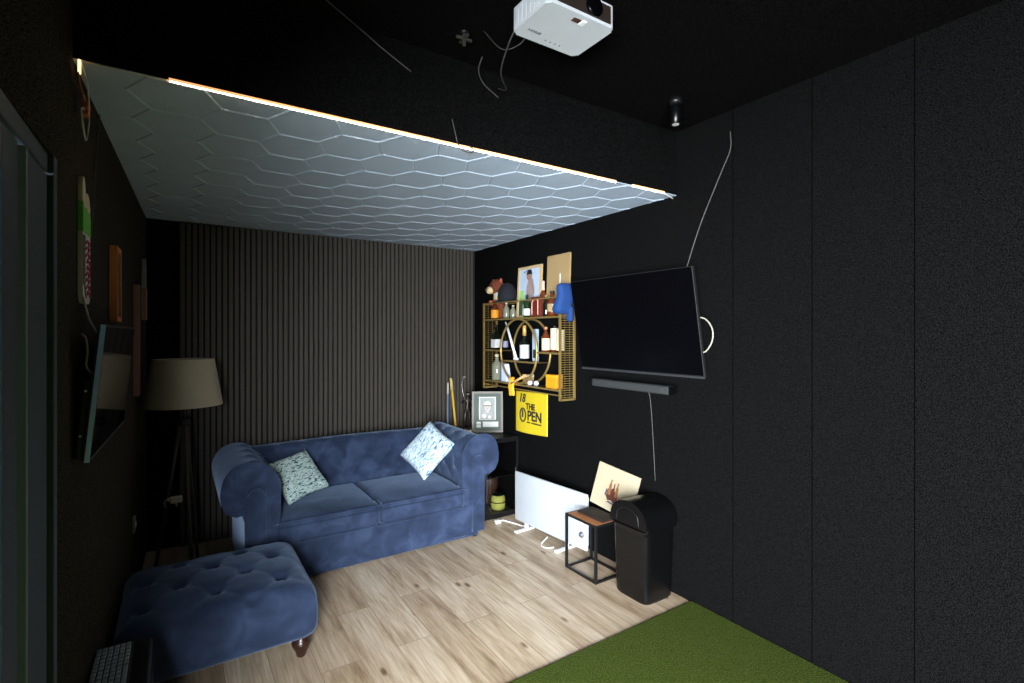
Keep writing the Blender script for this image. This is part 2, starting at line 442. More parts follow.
b = new(); box(b, (-9, -7, -.12), (-.42, 9, -.04)); o = struct('floor_patio', b, mat('patio_stone', (120, 124, 122), .9, var=.2, vscale=2), 'grey paved patio outside the door')
# artificial turf laid over the laminate on the viewer's side
b = new(); box(b, (-.25, BKY+.02, .0), (RX-.004, 1.95, .011), .003)
tag(link('turf_mat', b, M_turf), 'green artificial golf turf laid over the wooden floor', 'mat')

# ================================================================== SOFA
def tuft(u, v, du, dv, depth=.022, sig=.032, crease=.007, cs=.010):
    """depth of a diamond-tufted surface at (u, v); button rows every dv, buttons every du, alternate rows offset"""
    r0 = round(v/dv); best = 9
    for r in (r0-1, r0, r0+1):
        off = du/2 if r % 2 else 0
        cxx = round((u-off)/du)*du+off
        best = min(best, math.hypot(u-cxx, v-r*dv))
    a = u/du; c = v/(2*dv)
    k = 1/math.hypot(1/du, 1/(2*dv))
    d1 = abs((a+c)-round(a+c))*k; d2 = abs((a-c)-round(a-c))*k
    return depth*math.exp(-(best/sig)**2) + crease*math.exp(-(min(d1, d2)/cs)**2) + depth*.35*math.exp(-(best/(sig*2))**2)
def sweep(bm, prof, ls, place, disp):
    """closed profile (a, b) swept over ls; place(a, b, l) -> xyz; disp(i, l) moves inward along profile normal"""
    n = len(prof); rings = []
    for l in ls:
        R = []
        for i in range(n):
            a0, b0 = prof[i-1]; a1, b1 = prof[(i+1) % n]; tx, tz = a1-a0, b1-b0; L = math.hypot(tx, tz) or 1
            nx, nz = tz/L, -tx/L
            d = disp(i, l)
            R.append(bm.verts.new(place(prof[i][0]+nx*d, prof[i][1]+nz*d, l)))
        rings.append(R)
    for A, B in zip(rings, rings[1:]):
        for k in range(n): bm.faces.new((A[k], A[(k+1) % n], B[(k+1) % n], B[k]))
    bm.faces.new(rings[0]); bm.faces.new(rings[-1])
def resample(poly, step):
    out = []; n = len(poly)
    for i in range(n):
        p, q = Vector(poly[i]), Vector(poly[(i+1) % n]); k = max(1, int((q-p).length/step))
        for j in range(k): out.append(tuple(p.lerp(q, j/k)))
    return out
sofa = thing('sofa', 'blue velvet two-seat sofa with rolled arms and a buttoned back', 'sofa', (1.2, 3.5, 0))
# back
prof = [(.60, .20), (.62, .36), (.64, .50)] + [(.76+.115*math.cos(t), .645+.115*math.sin(t)) for t in [PI-PI*k/14 for k in range(0, 17)]] + [(.84, .50), (.84, .08), (.62, .08)]
prof = resample(prof, .018)
arc = [0]
for i in range(1, len(prof)): arc.append(arc[-1]+math.dist(prof[i], prof[i-1]))
def dback(i, l):
    s = arc[i]
    if s > .62: return 0
    f = min(1, s/.1, (.62-s)/.12)
    return -tuft(l, s-.30, .19, .13, .030, .03, .008)*max(0, f)*(1 if abs(l) < .72 else .3)
b = new(); N = 170
sweep(b, prof, [-.80+1.60*k/N for k in range(N+1)], lambda a, c, l: (l, a, c+.012*math.cos(l*PI/1.6)**2*(c > .4)), lambda i, l: dback(i, l))
link('backrest', b, M_velvet, sofa, True)
# buttons
b = new()
for r in (-1, 0, 1):
    pass
# arms
for sgn in (-1, 1):
    ap = [(.70, .05), (.685, .30), (.672, .48)] + [(.825+.155*math.cos(t), .63+.155*math.sin(t)) for t in [PI*(1-k/16)+.0 for k in range(0, 17)]] + [(.975, .57), (.945, .515), (.895, .485), (.862, .49), (.85, .45), (.845, .05)]
    pr = resample(ap, .02)
    ar = [0]
    for i in range(1, len(pr)): ar.append(ar[-1]+math.dist(pr[i], pr[i-1]))
    def darm(i, l):
        s = ar[i]
        if s < .38 or s > .85: e = 0
        else: e = -tuft(l-.14, s-.52, .19, .13, .016, .03, .006)*min(1, (s-.38)/.08, (.85-s)/.1)*min(1, max(0, (l-.04)/.08))
        rr = .028
        if l < rr: e -= (rr-math.sqrt(max(0, rr*rr-(rr-l)**2)))*max(0, min(1, (1.02-s)/.12))
        return e
    ls = [0, .001, .003, .007, .013, .02, .03, .045]+[.045+.795*k/50 for k in range(1, 51)]
    b = new()
    sweep(b, pr, ls, lambda a, c, l: (sgn*a, l, c), lambda i, l: darm(i, l)*1.0)
    arm = link('armrest', b, M_velvet, sofa, 'auto')
    # raised front facing with piping
    cen = (.80, .60)
    inner = [(.735, .055), (.735, .59)] + [(.785+.05*math.cos(t), .60+.05*math.sin(t)) for t in [PI*(1-k/12) for k in range(0, 13)]] + [(.835, .59), (.835, .055)]
    b = new(); prism(b, [(sgn*a, c) for a, c in inner], -.010, .02)
    bmesh.ops.bevel(b, geom=[e for e in b.edges if all(v.co.y < 0 for v in e.verts)], offset=.006, segments=2, affect='EDGES')
    link('front_facing', b, M_velvet, arm, 'auto')
    b = new(); tube(b, [(sgn*a, -.006, c) for a, c in inner], .005, 6, 2); link('piping', b, M_velvet, arm, True)
# base rail
b = new(); rbox(b, (0, .412, .137), (.80, .408, .123), .02, (20, 6, 4)); link('base', b, M_velvet, sofa, True)
b = new(); tube(b, [(-.70, .006, .035), (.70, .006, .035)], .004, 6, 1); link('piping', b, M_velvet, sofa, True)
# seat cushions
for sgn in (-1, 1):
    def dc(p, d, sgn=sgn):
        x = (p.x-sgn*.335)/.33; y = (p.y-.30)/.30
        if d.z > .3: p = p + Vector((0, 0, .022*(1-x*x)*(1-y*y)))
        if d.z > 0 and y < -.4: p.z -= .012*((-.4-y)/.6)
        return p
    b = new(); rbox(b, (sgn*.335, .300, .335), (.334, .318, .082), .04, (16, 16, 4), dc)
    cu = link('seat_cushion', b, M_velvet, sofa, True)
    b = new()
    for z in (.262, .405):
        tube(b, [(sgn*.335-.322, .10, z), (sgn*.335-.322, .0, z), (sgn*.335-.30, -.014, z), (sgn*.335+.30, -.014, z), (sgn*.335+.322, .0, z), (sgn*.335+.322, .10, z)], .004, 6, 3)
    link('piping', b, M_velvet, cu, True)
for x in (-.78, .78):
    for y in (.05, .78):
        b = new(); lathe(b, [(.022, 0), (.032, .012), (.034, .03), (.028, .05)], (x, y, 0)); link('foot', b, M_blkgl, sofa, True)

# ================================================================== OTTOMAN
ott = thing('footstool', 'large blue velvet buttoned footstool with turned wooden feet', 'footstool', (.186, 2.985, 0))
hx, hy = .392, .350
def dot(p, d):
    x, y = p.x/hx, p.y/hy
    if d.z > .2:
        f = max(0, min(1, (1-abs(x))/.12))*max(0, min(1, (1-abs(y))/.12))
        p = p + Vector((0, 0, .03*(1-x*x)*(1-y*y)))
        p.z -= f*tuft(p.x-.116, p.y+.035-.0, .285, .145, .026, .030, .0035, .016)
    s = max(0, 1-abs((p.z-.22)/.14)**2)*.022
    if abs(d.x) > .5: p.x += s*math.copysign(1, d.x)
    if abs(d.y) > .5: p.y += s*math.copysign(1, d.y)
    return p
b = new(); rbox(b, (0, 0, .232), (hx, hy, .135), .062, (60, 54, 5), dot)
link('padded_top', b, M_velvet, ott, True)
for r in range(-3, 4):
    y = r*.145-.035
    if abs(y) > hy-.06: continue
    off = .1425 if r % 2 else 0
    for k in range(-3, 4):
        x = k*.285+off+.116
        if abs(x) > hx-.05: continue
        bb = new(); lathe(bb, [(.012, 0), (.014, .003), (.011, .008), (.004, .010)], (x, y, .367+.03*(1-(x/hx)**2)*(1-(y/hy)**2)-.038), 12)
        link('button', bb, M_velvet, ott, True)
for x in (-.32, .335):
    for y in (-.29, .28):
        b = new(); lathe(b, [(.016, 0), (.022, .006), (.028, .03), (.042, .055), (.046, .072), (.040, .088), (.034, .094), (.036, .105)], (x, y, 0)); link('foot', b, M_dkwood, ott, True)

# ================================================================== THROW CUSHIONS
M_p1 = streak_mat('white_blue_knit', [(0, (30, 70, 130)), (.36, (70, 140, 190)), (.44, (228, 240, 246)), (.54, (150, 196, 220)), (.58, (232, 242, 246)), (.68, (60, 110, 160))], (130, 70, 26))
M_p2 = streak_mat('cream_teal_knit', [(0, (24, 46, 62)), (.36, (40, 84, 100)), (.44, (190, 212, 206)), (.53, (86, 138, 146)), (.57, (206, 220, 210)), (.66, (30, 64, 84))], (120, 70, 30))
def throw(label, m, loc, R, s=.19, t=.065):
    b = new(); n = 26; rows = {}
    for side in (-1, 1):
        for i in range(n+1):
            for j in range(n+1):
                u = -1+2*i/n; v = -1+2*j/n
                if side == 1 and (i in (0, n) or j in (0, n)): rows[(side, i, j)] = rows[(-1, i, j)]; continue
                th = t*((1-u**4)*(1-v**4))**.55*(1+.04*math.sin(5*u+3*v))
                px = s*u*(1-.07*(1-v*v)); pz = s*v*(1-.07*(1-u*u))
                rows[(side, i, j)] = b.verts.new((px, side*th, pz))
        for i in range(n):
            for j in range(n): b.faces.new([rows[(side, i+a, j+c)] for a, c in ((0, 0), (1, 0), (1, 1), (0, 1))])
    o = link('throw_cushion', b, m, None, True); o.matrix_world = Matrix.Translation(loc) @ R
    return tag(o, label, 'cushion', 'patterned throw cushions on the sofa')
def seat_pose(e1, e2):
    e1 = Vector(e1).normalized(); e2 = Vector(e2); e2 = (e2-e1*e2.dot(e1)).normalized()
    x = (e1-e2).normalized(); z = (e1+e2).normalized(); y = z.cross(x)
    return Matrix((x, y, z)).transposed().to_4x4()
throw('white and bright blue knitted cushion standing on its corner by the right arm', M_p1, (1.735, 3.90, .645), seat_pose((.31, -.38, .12), (.162, .323, .425)), .192, .06)
throw('cream and teal knitted cushion slumped against the left arm', M_p2, (.725, 3.875, .590), seat_pose((.42, -.04, -.198), (-.024, .30, .327)), .172, .055)

# ================================================================== FLOOR LAMP
lamp = thing('floor_lamp', 'tripod floor lamp with a cream drum shade in the left corner', 'lamp', (.045, 4.0, 0))
b = new(); seg = 48
for rr0, rr1 in ((.245, .185), (.241, .181)):
    pass
A = [[b.verts.new((r*math.cos(2*PI*k/seg)*1.0, r*math.sin(2*PI*k/seg), z)) for k in range(seg)] for r, z in ((.225, 1.13), (.175, 1.435), (.171, 1.435), (.221, 1.13))]
for q in range(4):
    P, Q = A[q], A[(q+1) % 4]
    for k in range(seg): b.faces.new((P[k], P[(k+1) % seg], Q[(k+1) % seg], Q[k]))
link('lamp_shade', b, M_shade, lamp, 'auto')
b = new(); tube(b, [(0, 0, 1.02), (0, 0, 1.30)], .010, 10, 1); lathe(b, [(.035, 1.0), (.04, 1.01), (.04, 1.04), (.02, 1.05)]); link('stem', b, M_blkm, lamp)
for k in range(3):
    a = math.radians((-90, -20, 170)[k]); a = math.radians((-75, 60, 190)[k])
    e = .17
    b = new(); tube(b, [(.02*math.cos(a), .02*math.sin(a), 1.02), (e*math.cos(a), e*math.sin(a), .006)], .011, 8, 1); link('leg', b, mat('dark_stained_leg', (64, 58, 52), .5), lamp, True)
b = new(); lathe(b, [(.016, 0), (.018, .03), (.03, .06), (.03, .10), (.02, .12)], (0, 0, 1.26), 16); link('bulb', b, M_paper, lamp, True)
# white plug hanging low on the lamp
pl = thing('power_adapter', 'small white plug adapter hanging beside the lamp legs', 'adapter', (.0, 3.82, .55))
b = new(); box(b, (-.03, -.02, -.005), (.035, .02, .035), .008); box(b, (-.045, -.012, .012), (-.028, .012, .030), .004); link('adapter_body', b, M_cream, pl)
b = new(); tube(b, [(-.04, 0, .02), (-.058, 0, .01), (-.055, 0, -.025)], .004, 6, 4); link('lead', b, M_cream, pl, True)
b = new(); tube(b, [(.0, 0, -.002), (.006, 0, -.03)], .005, 6, 1); link('prong', b, M_cream, pl, True)
b = new(); tube(b, [(0.02, .0, .03), (.03, .03, .25), (.04, .12, .48)], .002, 6, 4); link('hanging_cord', b, M_blk, pl, True)

# ================================================================== LEFT WALL
def onleft(name, label, cat, y, z, off=0, group=None, rx=0): 
    return thing(name, label, cat, (lx(y)+off, y, z), PI/2-math.atan(.0335), group, rx)
# television: tilted forwards, seen nearly edge-on
tv = thing('television', 'slim black television tilted on the left wall, seen nearly edge-on', 'television', (-.206, 2.44, 1.40), PI/2-math.atan(.0335), None, rx=math.radians(5.5))
tv.location = (-.190, 2.46, 1.415)
HW = .42; HT = .215
b = new(); box(b, (-HW+.001, 0, -HT), (HW, .010, HT), .001); link('screen_surround', b, M_blk, tv)
b = new(); box(b, (-HW-.0005, -.001, -HT), (-HW+.002, .012, HT)); link('lit_edge', b, mat('daylit_edge_blue', (206, 232, 242), .3, 1.0), tv)  # mirror strip added; pale blue puts the door's daylight on this edge
b = new(); box(b, (-HW+.008, -.0012, -HT+.012), (HW-.008, .001, HT-.008)); link('screen', b, M_screenL, tv)
b = new(); box(b, (-HW+.004, .010, -HT+.004), (HW-.004, .020, HT-.004), .002); box(b, (-HW+.01, .0195, -HT+.005), (HW-.01, .040, 0.035), .006); link('back_case', b, M_blk, tv)
for z in (-.135, .005):
    b = new(); lathe(b, [(.0035, 0), (.0035, .002)], M=Matrix.Translation((-HW+.009, .030, z)) @ Matrix.Rotation(-PI/2, 4, 'Y'), seg=10); link('screw', b, M_white, tv)
b = new(); box(b, (-.08, .0395, -.06), (.08, .050, .03)); link('wall_bracket', b, M_blkm, tv)
def cable(label, pts, r=.0035, m=M_cable_w, name='cable', group=None):
    b = new(); tube(b, pts, r, 6, 8); return tag(link(name, b, m, None, True), label, 'cable', group)
cable('pale cable looping behind the left wall television', [(-.252, 2.13, 1.60), (-.238, 2.10, 1.585), (-.232, 2.08, 1.54), (-.235, 2.08, 1.50), (-.225, 2.12, 1.47)], .003)
cable('pale cable running down from the striped wall ornament', [(-.246, 2.11, 1.72), (-.240, 2.12, 1.68), (-.235, 2.17, 1.64), (-.222, 2.24, 1.60)], .003)
cable('thin grey cord hanging down the left wall from the light strip', [(-.243, 2.50, 2.44), (-.247, 2.42, 2.22), (-.246, 2.36, 2.08), (-.25, 2.32, 1.95)], .002, M_cable_g)
# striped ornament
orn = onleft('wall_ornament', 'tall pale ornament with green cuff and red lettering high on left wall', 'ornament', 2.185, 1.70, .008)
def bottomround(x0, x1, z0, z1, r=.05, n=8):
    return [(x0, z1)]+[(x0+r-r*math.cos(PI/2*k/n), z0+r-r*math.sin(PI/2*k/n)) for k in range(n+1)]+[(x1-r+r*math.sin(PI/2*k/n), z0+r-r*math.cos(PI/2*k/n)) for k in range(n+1)]+[(x1, z1)]
M_mauve = mat('mauve_white_print', (190, 178, 186), .5, var=.15, vscale=30); M_gr = mat('bright_green_paint', (90, 170, 60), .6, var=.4, vscale=60); M_rd = mat('crimson_print', (150, 30, 40), .6)
orn.scale = (.66, .7, .96)
b = new(); prism(b, bottomround(-.10, .10, 0, .24), -.010, .008); link('lower_panel', b, M_mauve, orn)
b = new(); prism(b, [(-.10, .24), (.10, .24), (.10, .30), (.07, .325), (.04, .31), (.0, .33), (-.05, .32), (-.10, .34)], -.012, .008); link('green_band', b, M_gr, orn)
b = new(); prism(b, [(.10, .30), (.07, .325), (.04, .31), (0, .33), (-.05, .32), (-.10, .34), (-.10, .40), (-.085, .425), (-.05, .425), (-.03, .40), (-.02, .37), (.03, .385), (.075, .37), (.10, .34)][::-1], -.010, .008); link('tip', b, M_cream, orn)
b = new()
for z in [.03+.022*k for k in range(9)]:
    xo = .02*math.sin(z*60)
    tube(b, [(-.02+xo, -.0115, z), (.02, -.0115, z+.014), (.06+xo, -.0115, z-.004), (.075, -.0115, z+.012)], .0035, 5, 3)
link('lettering', b, M_rd, orn, True)
b = new(); tube(b, [(-.055, -.011, .23), (-.055, -.011, .06), (-.02, -.011, .02)], .003, 5, 3); tube(b, [(-.092, -.0105, .23), (-.092, -.0105, .06)], .003, 5, 1); link('outline', b, mat('dark_outline', (60, 50, 60), .6), orn, True)
# orange framed picture
def deep_frame(label, y, z0, h, wd, d, m, inner):
    r = onleft('picture_frame', label, 'picture', y, z0, d)
    b = new(); t = .022
    box(b, (-wd/2, 0, 0), (-wd/2+t, d-.004, h)); box(b, (wd/2-t, 0, 0), (wd/2, d-.004, h)); box(b, (-wd/2+t, 0, 0), (wd/2-t, d-.004, t)); box(b, (-wd/2+t, 0, h-t), (wd/2-t, d-.004, h))
    link('frame', b, m, r)
    b = new(); box(b, (-wd/2+t, .006, t), (wd/2-t, .012, h-t)); link('picture', b, inner, r)
    return r
deep_frame('deep orange wood picture frame on the left wall above the television', 2.84, 1.655, .325, .14, .032, M_oak, mat('dim_print', (46, 40, 34), .5))
M_pink = mat('dusky_pink_wood', (128, 88, 82), .6, var=.15)
deep_frame('long narrow dusky pink frame hung upright on the left wall', 3.74, 1.235, .655, .08, .03, M_pink, mat('dim_print_red', (58, 36, 34), .5))
pad = onleft('wall_paddle', 'slim paddle, grey above and pink below, furthest along the left wall', 'ornament', 3.98, 1.69, .035)
b = new(); prism(b, [(-.05, 0), (.05, 0), (.055, .20), (-.055, .20)], -.012, .012); link('blade', b, M_pink, pad)
b = new(); prism(b, [(-.055, .20), (.055, .20), (.04, .30), (.015, .385), (-.015, .385), (-.04, .30)], -.008, .010); link('handle', b, mat('grey_green_paint', (120, 128, 116), .6), pad)
sk = onleft('light_switch', 'small pale switch plate low on the left wall behind the footstool', 'switch', 3.72, .44, .004)
b = new(); box(b, (-.04, -.008, 0), (.04, .004, .085), .003); link('plate', b, mat('dull_white_plastic', (150, 145, 140), .5), sk)
b = new(); box(b, (-.012, -.013, .03), (.012, -.006, .055), .002); link('rocker', b, M_white, sk)

# ================================================================== COMPUTER TOWER AND KEYBOARD
pc = thing('computer_tower', 'black computer case on the floor left of the footstool', 'computer', (-.163, 2.24, 0))
b = new(); rbox(b, (0, 0, .205), (.088, .25, .19), .014, (4, 4, 4)); link('case', b, M_blk, pc, True)
b = new(); box(b, (.0885, -.22, .04), (.091, .22, .37), .001); link('side_panel', b, M_blkgl, pc)
for x in (-.06, .06):
    for y in (-.2, .2):
        b = new(); lathe(b, [(.015, 0), (.015, .018)], (x, y, 0), 12); link('foot', b, M_blk, pc)
kb = thing('keyboard', 'black keyboard with keys tinted pale for reflected daylight, resting on the computer case', 'keyboard', (-.195, 2.24, .396), PI/2)
b = new(); box(b, (-.225, -.06, 0), (.225, .06, .014), .004); link('keyboard_base', b, M_blk, kb)
M_key = mat('daylit_key', (150, 168, 172), .3)  # pale key colour carries the daylight reflected off the keyboard
for r in range(6):
    n = 16
    for k in range(n):
        if r == 0 and 4 <= k <= 9:
            if k != 4: continue
            x0, x1 = -.215+4*.0268, -.215+10*.0268-.004
        else: x0 = -.215+k*.0268; x1 = x0+.0225
        b = new(); box(b, (x0, -.053+r*.018, .0135), (x1, -.053+r*.018+.0145, .021), .002, 1)
        o = link('key', b, M_key, kb)

# ================================================================== CORNER CABINET
cab = thing('display_cabinet', 'low black glass-fronted display cabinet in the corner right of the sofa', 'cabinet', (2.375, 4.13, 0))
b = new(); w2, d2, hh = .178, .36, .69
box(b, (-w2, -d2, 0), (w2, d2, .03)); box(b, (-w2, -d2, hh-.02), (w2, d2, hh)); box(b, (-w2, -d2+.01, .03), (-w2+.015, d2, hh-.02)); box(b, (w2-.015, -d2+.01, .03), (w2, d2, hh-.02)); box(b, (-w2+.015, d2-.01, .03), (w2-.015, d2, hh-.02))
link('carcass', b, M_blkm, cab)
b = new(); box(b, (-w2+.015, -d2+.03, .34), (w2-.015, d2-.01, .35)); link('shelf', b, M_blkm, cab)
b = new(); t = .018
for a_, c_ in (((-w2, 0, .03), (-w2+t, 0, hh-.02)), ((w2-t, 0, .03), (w2, 0, hh-.02)), ((-w2+t, 0, .03), (w2-t, 0, .03+t)), ((-w2+t, 0, hh-.02-t), (w2-t, 0, hh-.02))):
    box(b, (a_[0], -d2-.006, a_[2]), (c_[0], -d2+.008, c_[2]))
dr = link('door', b, M_blkm, cab)
b = new(); box(b, (-w2+t, -d2-.002, .03+t), (w2-t, -d2+.002, hh-.02-t)); link('glass', b, thin_glass('cabinet_glass', (240, 240, 240)), dr)
b = new(); tube(b, [(w2-.035, -d2-.012, .30), (w2-.035, -d2-.012, .42)], .004, 8, 1); link('handle', b, mat('brushed_steel', (130, 130, 130), .35, .8), dr)
g = thing('glass_jar', 'lime green patterned round jar on the floor of the corner cabinet', 'jar', (2.415, 3.89, .03))
b = new(); lathe(b, [(.045, 0), (.062, .01), (.068, .05), (.064, .075), (.066, .078), (.062, .11), (.05, .13)], seg=28); link('jar_body', b, M_lime, g, True)
b = new(); lathe(b, [(.052, .128), (.054, .135), (.03, .15), (.01, .155)], seg=24); link('lid', b, M_bottle, g, True)
b = new(); tube(b, [(.068*math.cos(2*PI*k/24), .068*math.sin(2*PI*k/24), .072) for k in range(24)], .004, 6, closed=True, smoothit=False); link('band', b, M_bottle, g, True)
hl = thing('leather_ball', 'dark brown round leather ball above the lime jar', 'ball', (2.43, 4.06, .03))
b = new(); lathe(b, [(.03, 0), (.05, .02), (.055, .10), (.075, .16), (.08, .21), (.07, .26), (.045, .29), (.01, .30)], seg=28); link('vase_body', b, M_brown, hl, True)
hl.name = 'vase'; hl['label'] = 'dark brown rounded vase standing behind the lime jar in the cabinet'; hl['category'] = 'vase'

def framed(name, label, loc, rz, wd, h, tilt, fm, fw, matm, shapes, mats, thick=.02):
    r = thing(name, label, 'picture', loc, rz, None, rx=-tilt)
    b = new()
    box(b, (-wd/2, -thick, 0), (-wd/2+fw, 0, h)); box(b, (wd/2-fw, -thick, 0), (wd/2, 0, h)); box(b, (-wd/2+fw, -thick, 0), (wd/2-fw, 0, fw)); box(b, (-wd/2+fw, -thick, h-fw), (wd/2-fw, 0, h))
    link('frame', b, fm, r)
    b = new(); box(b, (-wd/2+fw, -thick*.55, fw), (wd/2-fw, -.001, h-fw)); link('mount', b, matm, r)
    b = new(); y = -thick*.55
    for k, (poly, mi) in enumerate(shapes):
        prism(b, poly, y-.0004*(k+1), y-.0004*k+.0002, mi)
    link('print', b, mats, r)
    return r
Mg1 = mat('photo_dark_green', (46, 66, 52), .4); Mg2 = mat('photo_pale_grey', (168, 170, 166), .4); Mg3 = mat('photo_skin_grey', (128, 118, 110), .4); Mg4 = mat('photo_mid_grey', (78, 80, 74), .4); M_mount = mat('sage_mount', (58, 72, 62), .6)
port = framed('framed_portrait', 'framed portrait of a person in a cap with caption cards, on the corner cabinet', (2.405, 4.06, .692), -math.radians(30), .285, .375, math.radians(5), mat('grey_brown_frame', (72, 62, 44), .45), .018, M_mount,
    [(rect(-.078, .115, .078, .325), 1), (rect(-.068, .124, .068, .316), 0), (ell(0, .118, .066, .085, 24, 0, PI), 3), (ell(-.028, .15, .018, .02), 1), (ell(.02, .14, .014, .014), 1), (rect(-.014, .18, .014, .215), 2), (ell(0, .232, .030, .038), 2), (ell(0, .252, .034, .032, 20, 0, PI), 1),
     ([(-.036, .249), (.036, .249), (.040, .243), (-.040, .243)], 4), (ell(-.011, .233, .004, .003, 8), 4), (ell(.011, .233, .004, .003, 8), 4), (rect(-.008, .216, .008, .219), 4), (rect(-.042, .05, .10, .098), 1), (rect(-.10, .074, -.062, .098), 1), (rect(-.10, .046, -.062, .068), 1), (rect(-.094, .080, -.07, .084), 3), (rect(-.094, .054, -.07, .058), 3)],
    [Mg1, Mg2, Mg3, Mg4, M_ink])
# golfer statuette
st = thing('golfer_statuette', 'dark bronze golfer statuette on the cabinet beside the framed portrait', 'statuette', (2.27, 4.20, .692), -math.radians(30))
b = new(); box(b, (-.05, -.04, 0), (.05, .04, .018), .003); link('plinth', b, M_cream, st)
me = bpy.data.meshes.new('figure')
V = [(0, 0, .20), (0, 0, .25), (.004, 0, .295), (.004, 0, .318), (.008, -.004, .345), (-.018, 0, .185), (-.022, -.012, .11), (-.032, -.002, .028), (-.034, -.024, .022), (.018, 0, .185), (.022, .0, .11), (.02, .004, .028), (.024, -.02, .022), (-.032, 0, .292), (-.052, -.014, .262), (-.034, -.03, .30), (.036, 0, .29), (.036, -.02, .262), (.0, -.036, .296)]
E = [(0, 1), (1, 2), (2, 3), (3, 4), (0, 5), (5, 6), (6, 7), (7, 8), (0, 9), (9, 10), (10, 11), (11, 12), (2, 13), (13, 14), (14, 15), (2, 16), (16, 17), (17, 18)]
Rr = [.024, .021, .024, .010, .017, .015, .011, .008, .007, .015, .011, .008, .007, .012, .009, .007, .012, .009, .007]
me.from_pydata([Vector(v) for v in V], E, []); me.materials.append(M_bronze)
o = bpy.data.objects.new('figure', me); COL.objects.link(o); o.parent = st
md = o.modifiers.new('skin', 'SKIN'); md.use_smooth_shade = True
for v, r in zip(me.skin_vertices[0].data, Rr): v.radius = (r, r)
me.skin_vertices[0].data[0].use_root = True
o.modifiers.new('sub', 'SUBSURF').levels = 1; o.modifiers['sub'].render_levels = 2
b = new(); lathe(b, [(.018, .343), (.023, .350), (.020, .362), (.01, .368)], (.008, -.002, 0), 16); prism(b, ell(.008, .352, .02, .003, 12), -.034, -.015); link('cap', b, M_bronze, st)
b = new(); tube(b, [(-.02, -.034, .298), (-.05, -.02, .42), (-.035, 0, .505)], .0025, 6, 3); tube(b, [(-.045, 0, .505), (-.015, .0, .508)], .005, 6, 1); link('club', b, mat('pale_steel', (170, 168, 160), .35, .7), st, True)
# sticks leaning in the corner behind the sofa
def stick(label, p, q, r, m, mt, name='cane'):
    t_ = thing(name, label, 'stick', p); d = Vector(q)-Vector(p)
    b = new(); tube(b, [(0, 0, 0), tuple(d*.55), tuple(d*.9)], r, 8, 1); link('shaft', b, m, t_, True)
    b = new(); tube(b, [tuple(d*.9), tuple(d)], [r*1.5, r*1.1], 8, 1); link('tip', b, mt, t_, True)
stick('tapering gold stick leaning on the slats behind the sofa', (2.40, 4.545, .0), (2.272, 4.545, 1.165), .012, mat('golden_lacquer', (206, 168, 60), .4), mat('golden_tip', (196, 172, 110), .5))
stick('thin pale blue stick upright behind the sofa', (2.235, 4.54, .0), (2.24, 4.545, 1.12), .006, mat('pale_blue_shaft', (110, 140, 180), .4), M_paper)

# ================================================================== BRASS WALL SHELF (front faces the room: local x runs towards the viewer)
SY = 3.578; SX = RX
shf = thing('wall_shelf', 'brass wall shelf unit with twin rings and mesh sides', 'shelf', (SX-.004, SY, 0), -PI/2)
HX = .568; Dp = .148; tt = .015
def sb(name, segs, t=tt, m=M_gold):
    b = new()
    for p, q in segs: bar(b, p, q, t)
    return link(name, b, m, shf)
yf, yb = -Dp, -.008
for x in (-HX, HX):
    for y in (yf, yb):
        sb('upright', [((x, y, 1.095), (x, y, 1.885))])
    sb('end_rail', [((x, yf, 1.10), (x, yb, 1.10)), ((x, yf, 1.88), (x, yb, 1.88))])
    b = new(); n = 44
    for k in range(1, n):
        z = 1.10+.78*k/n; bar(b, (x, yf, z), (x, yb, z), .004 if x > 0 else .002)
    for k in (1, 2):
        y = yf+(yb-yf)*k/3; bar(b, (x, y, 1.10), (x, y, 1.88), .002)
    link('mesh_side', b, M_gold, shf)
sb('top_rail', [((-HX, yf, 1.88), (HX, yf, 1.88))], .010); sb('top_rail', [((-HX, yb, 1.88), (HX, yb, 1.88))], .010)
def plate(name, x0, x1, z):
    b = new(); box(b, (x0, yf, z-.008), (x1, yb, z), .001)
    link(name, b, mat('smoked_shelf_board', (70, 54, 34), .35), shf)
    sb('shelf_edge', [((x0, yf-.002, z-.004), (x1, yf-.002, z-.004))], .013)
plate('shelf', -HX, HX, 1.735); plate('shelf', -HX, HX, 1.175)
plate('shelf', -HX, -.285, 1.455); plate('shelf', .285, HX, 1.455); plate('shelf', -.26, .26, 1.37)
sb('lower_rail', [((-HX, yf+.02, 1.13), (HX, yf+.02, 1.13))], .008)
for y in (yf+.002, yb-.002):
    b = new(); tube(b, [(.272*math.cos(2*PI*k/64), y, 1.455+.272*math.sin(2*PI*k/64)) for k in range(64)], .010, 8, closed=True, smoothit=False); link('ring', b, M_gold, shf, True)
def sp(lx_, dep=.075): return (SX-.004-dep, SY-lx_)       # shelf local x and depth from the wall -> world
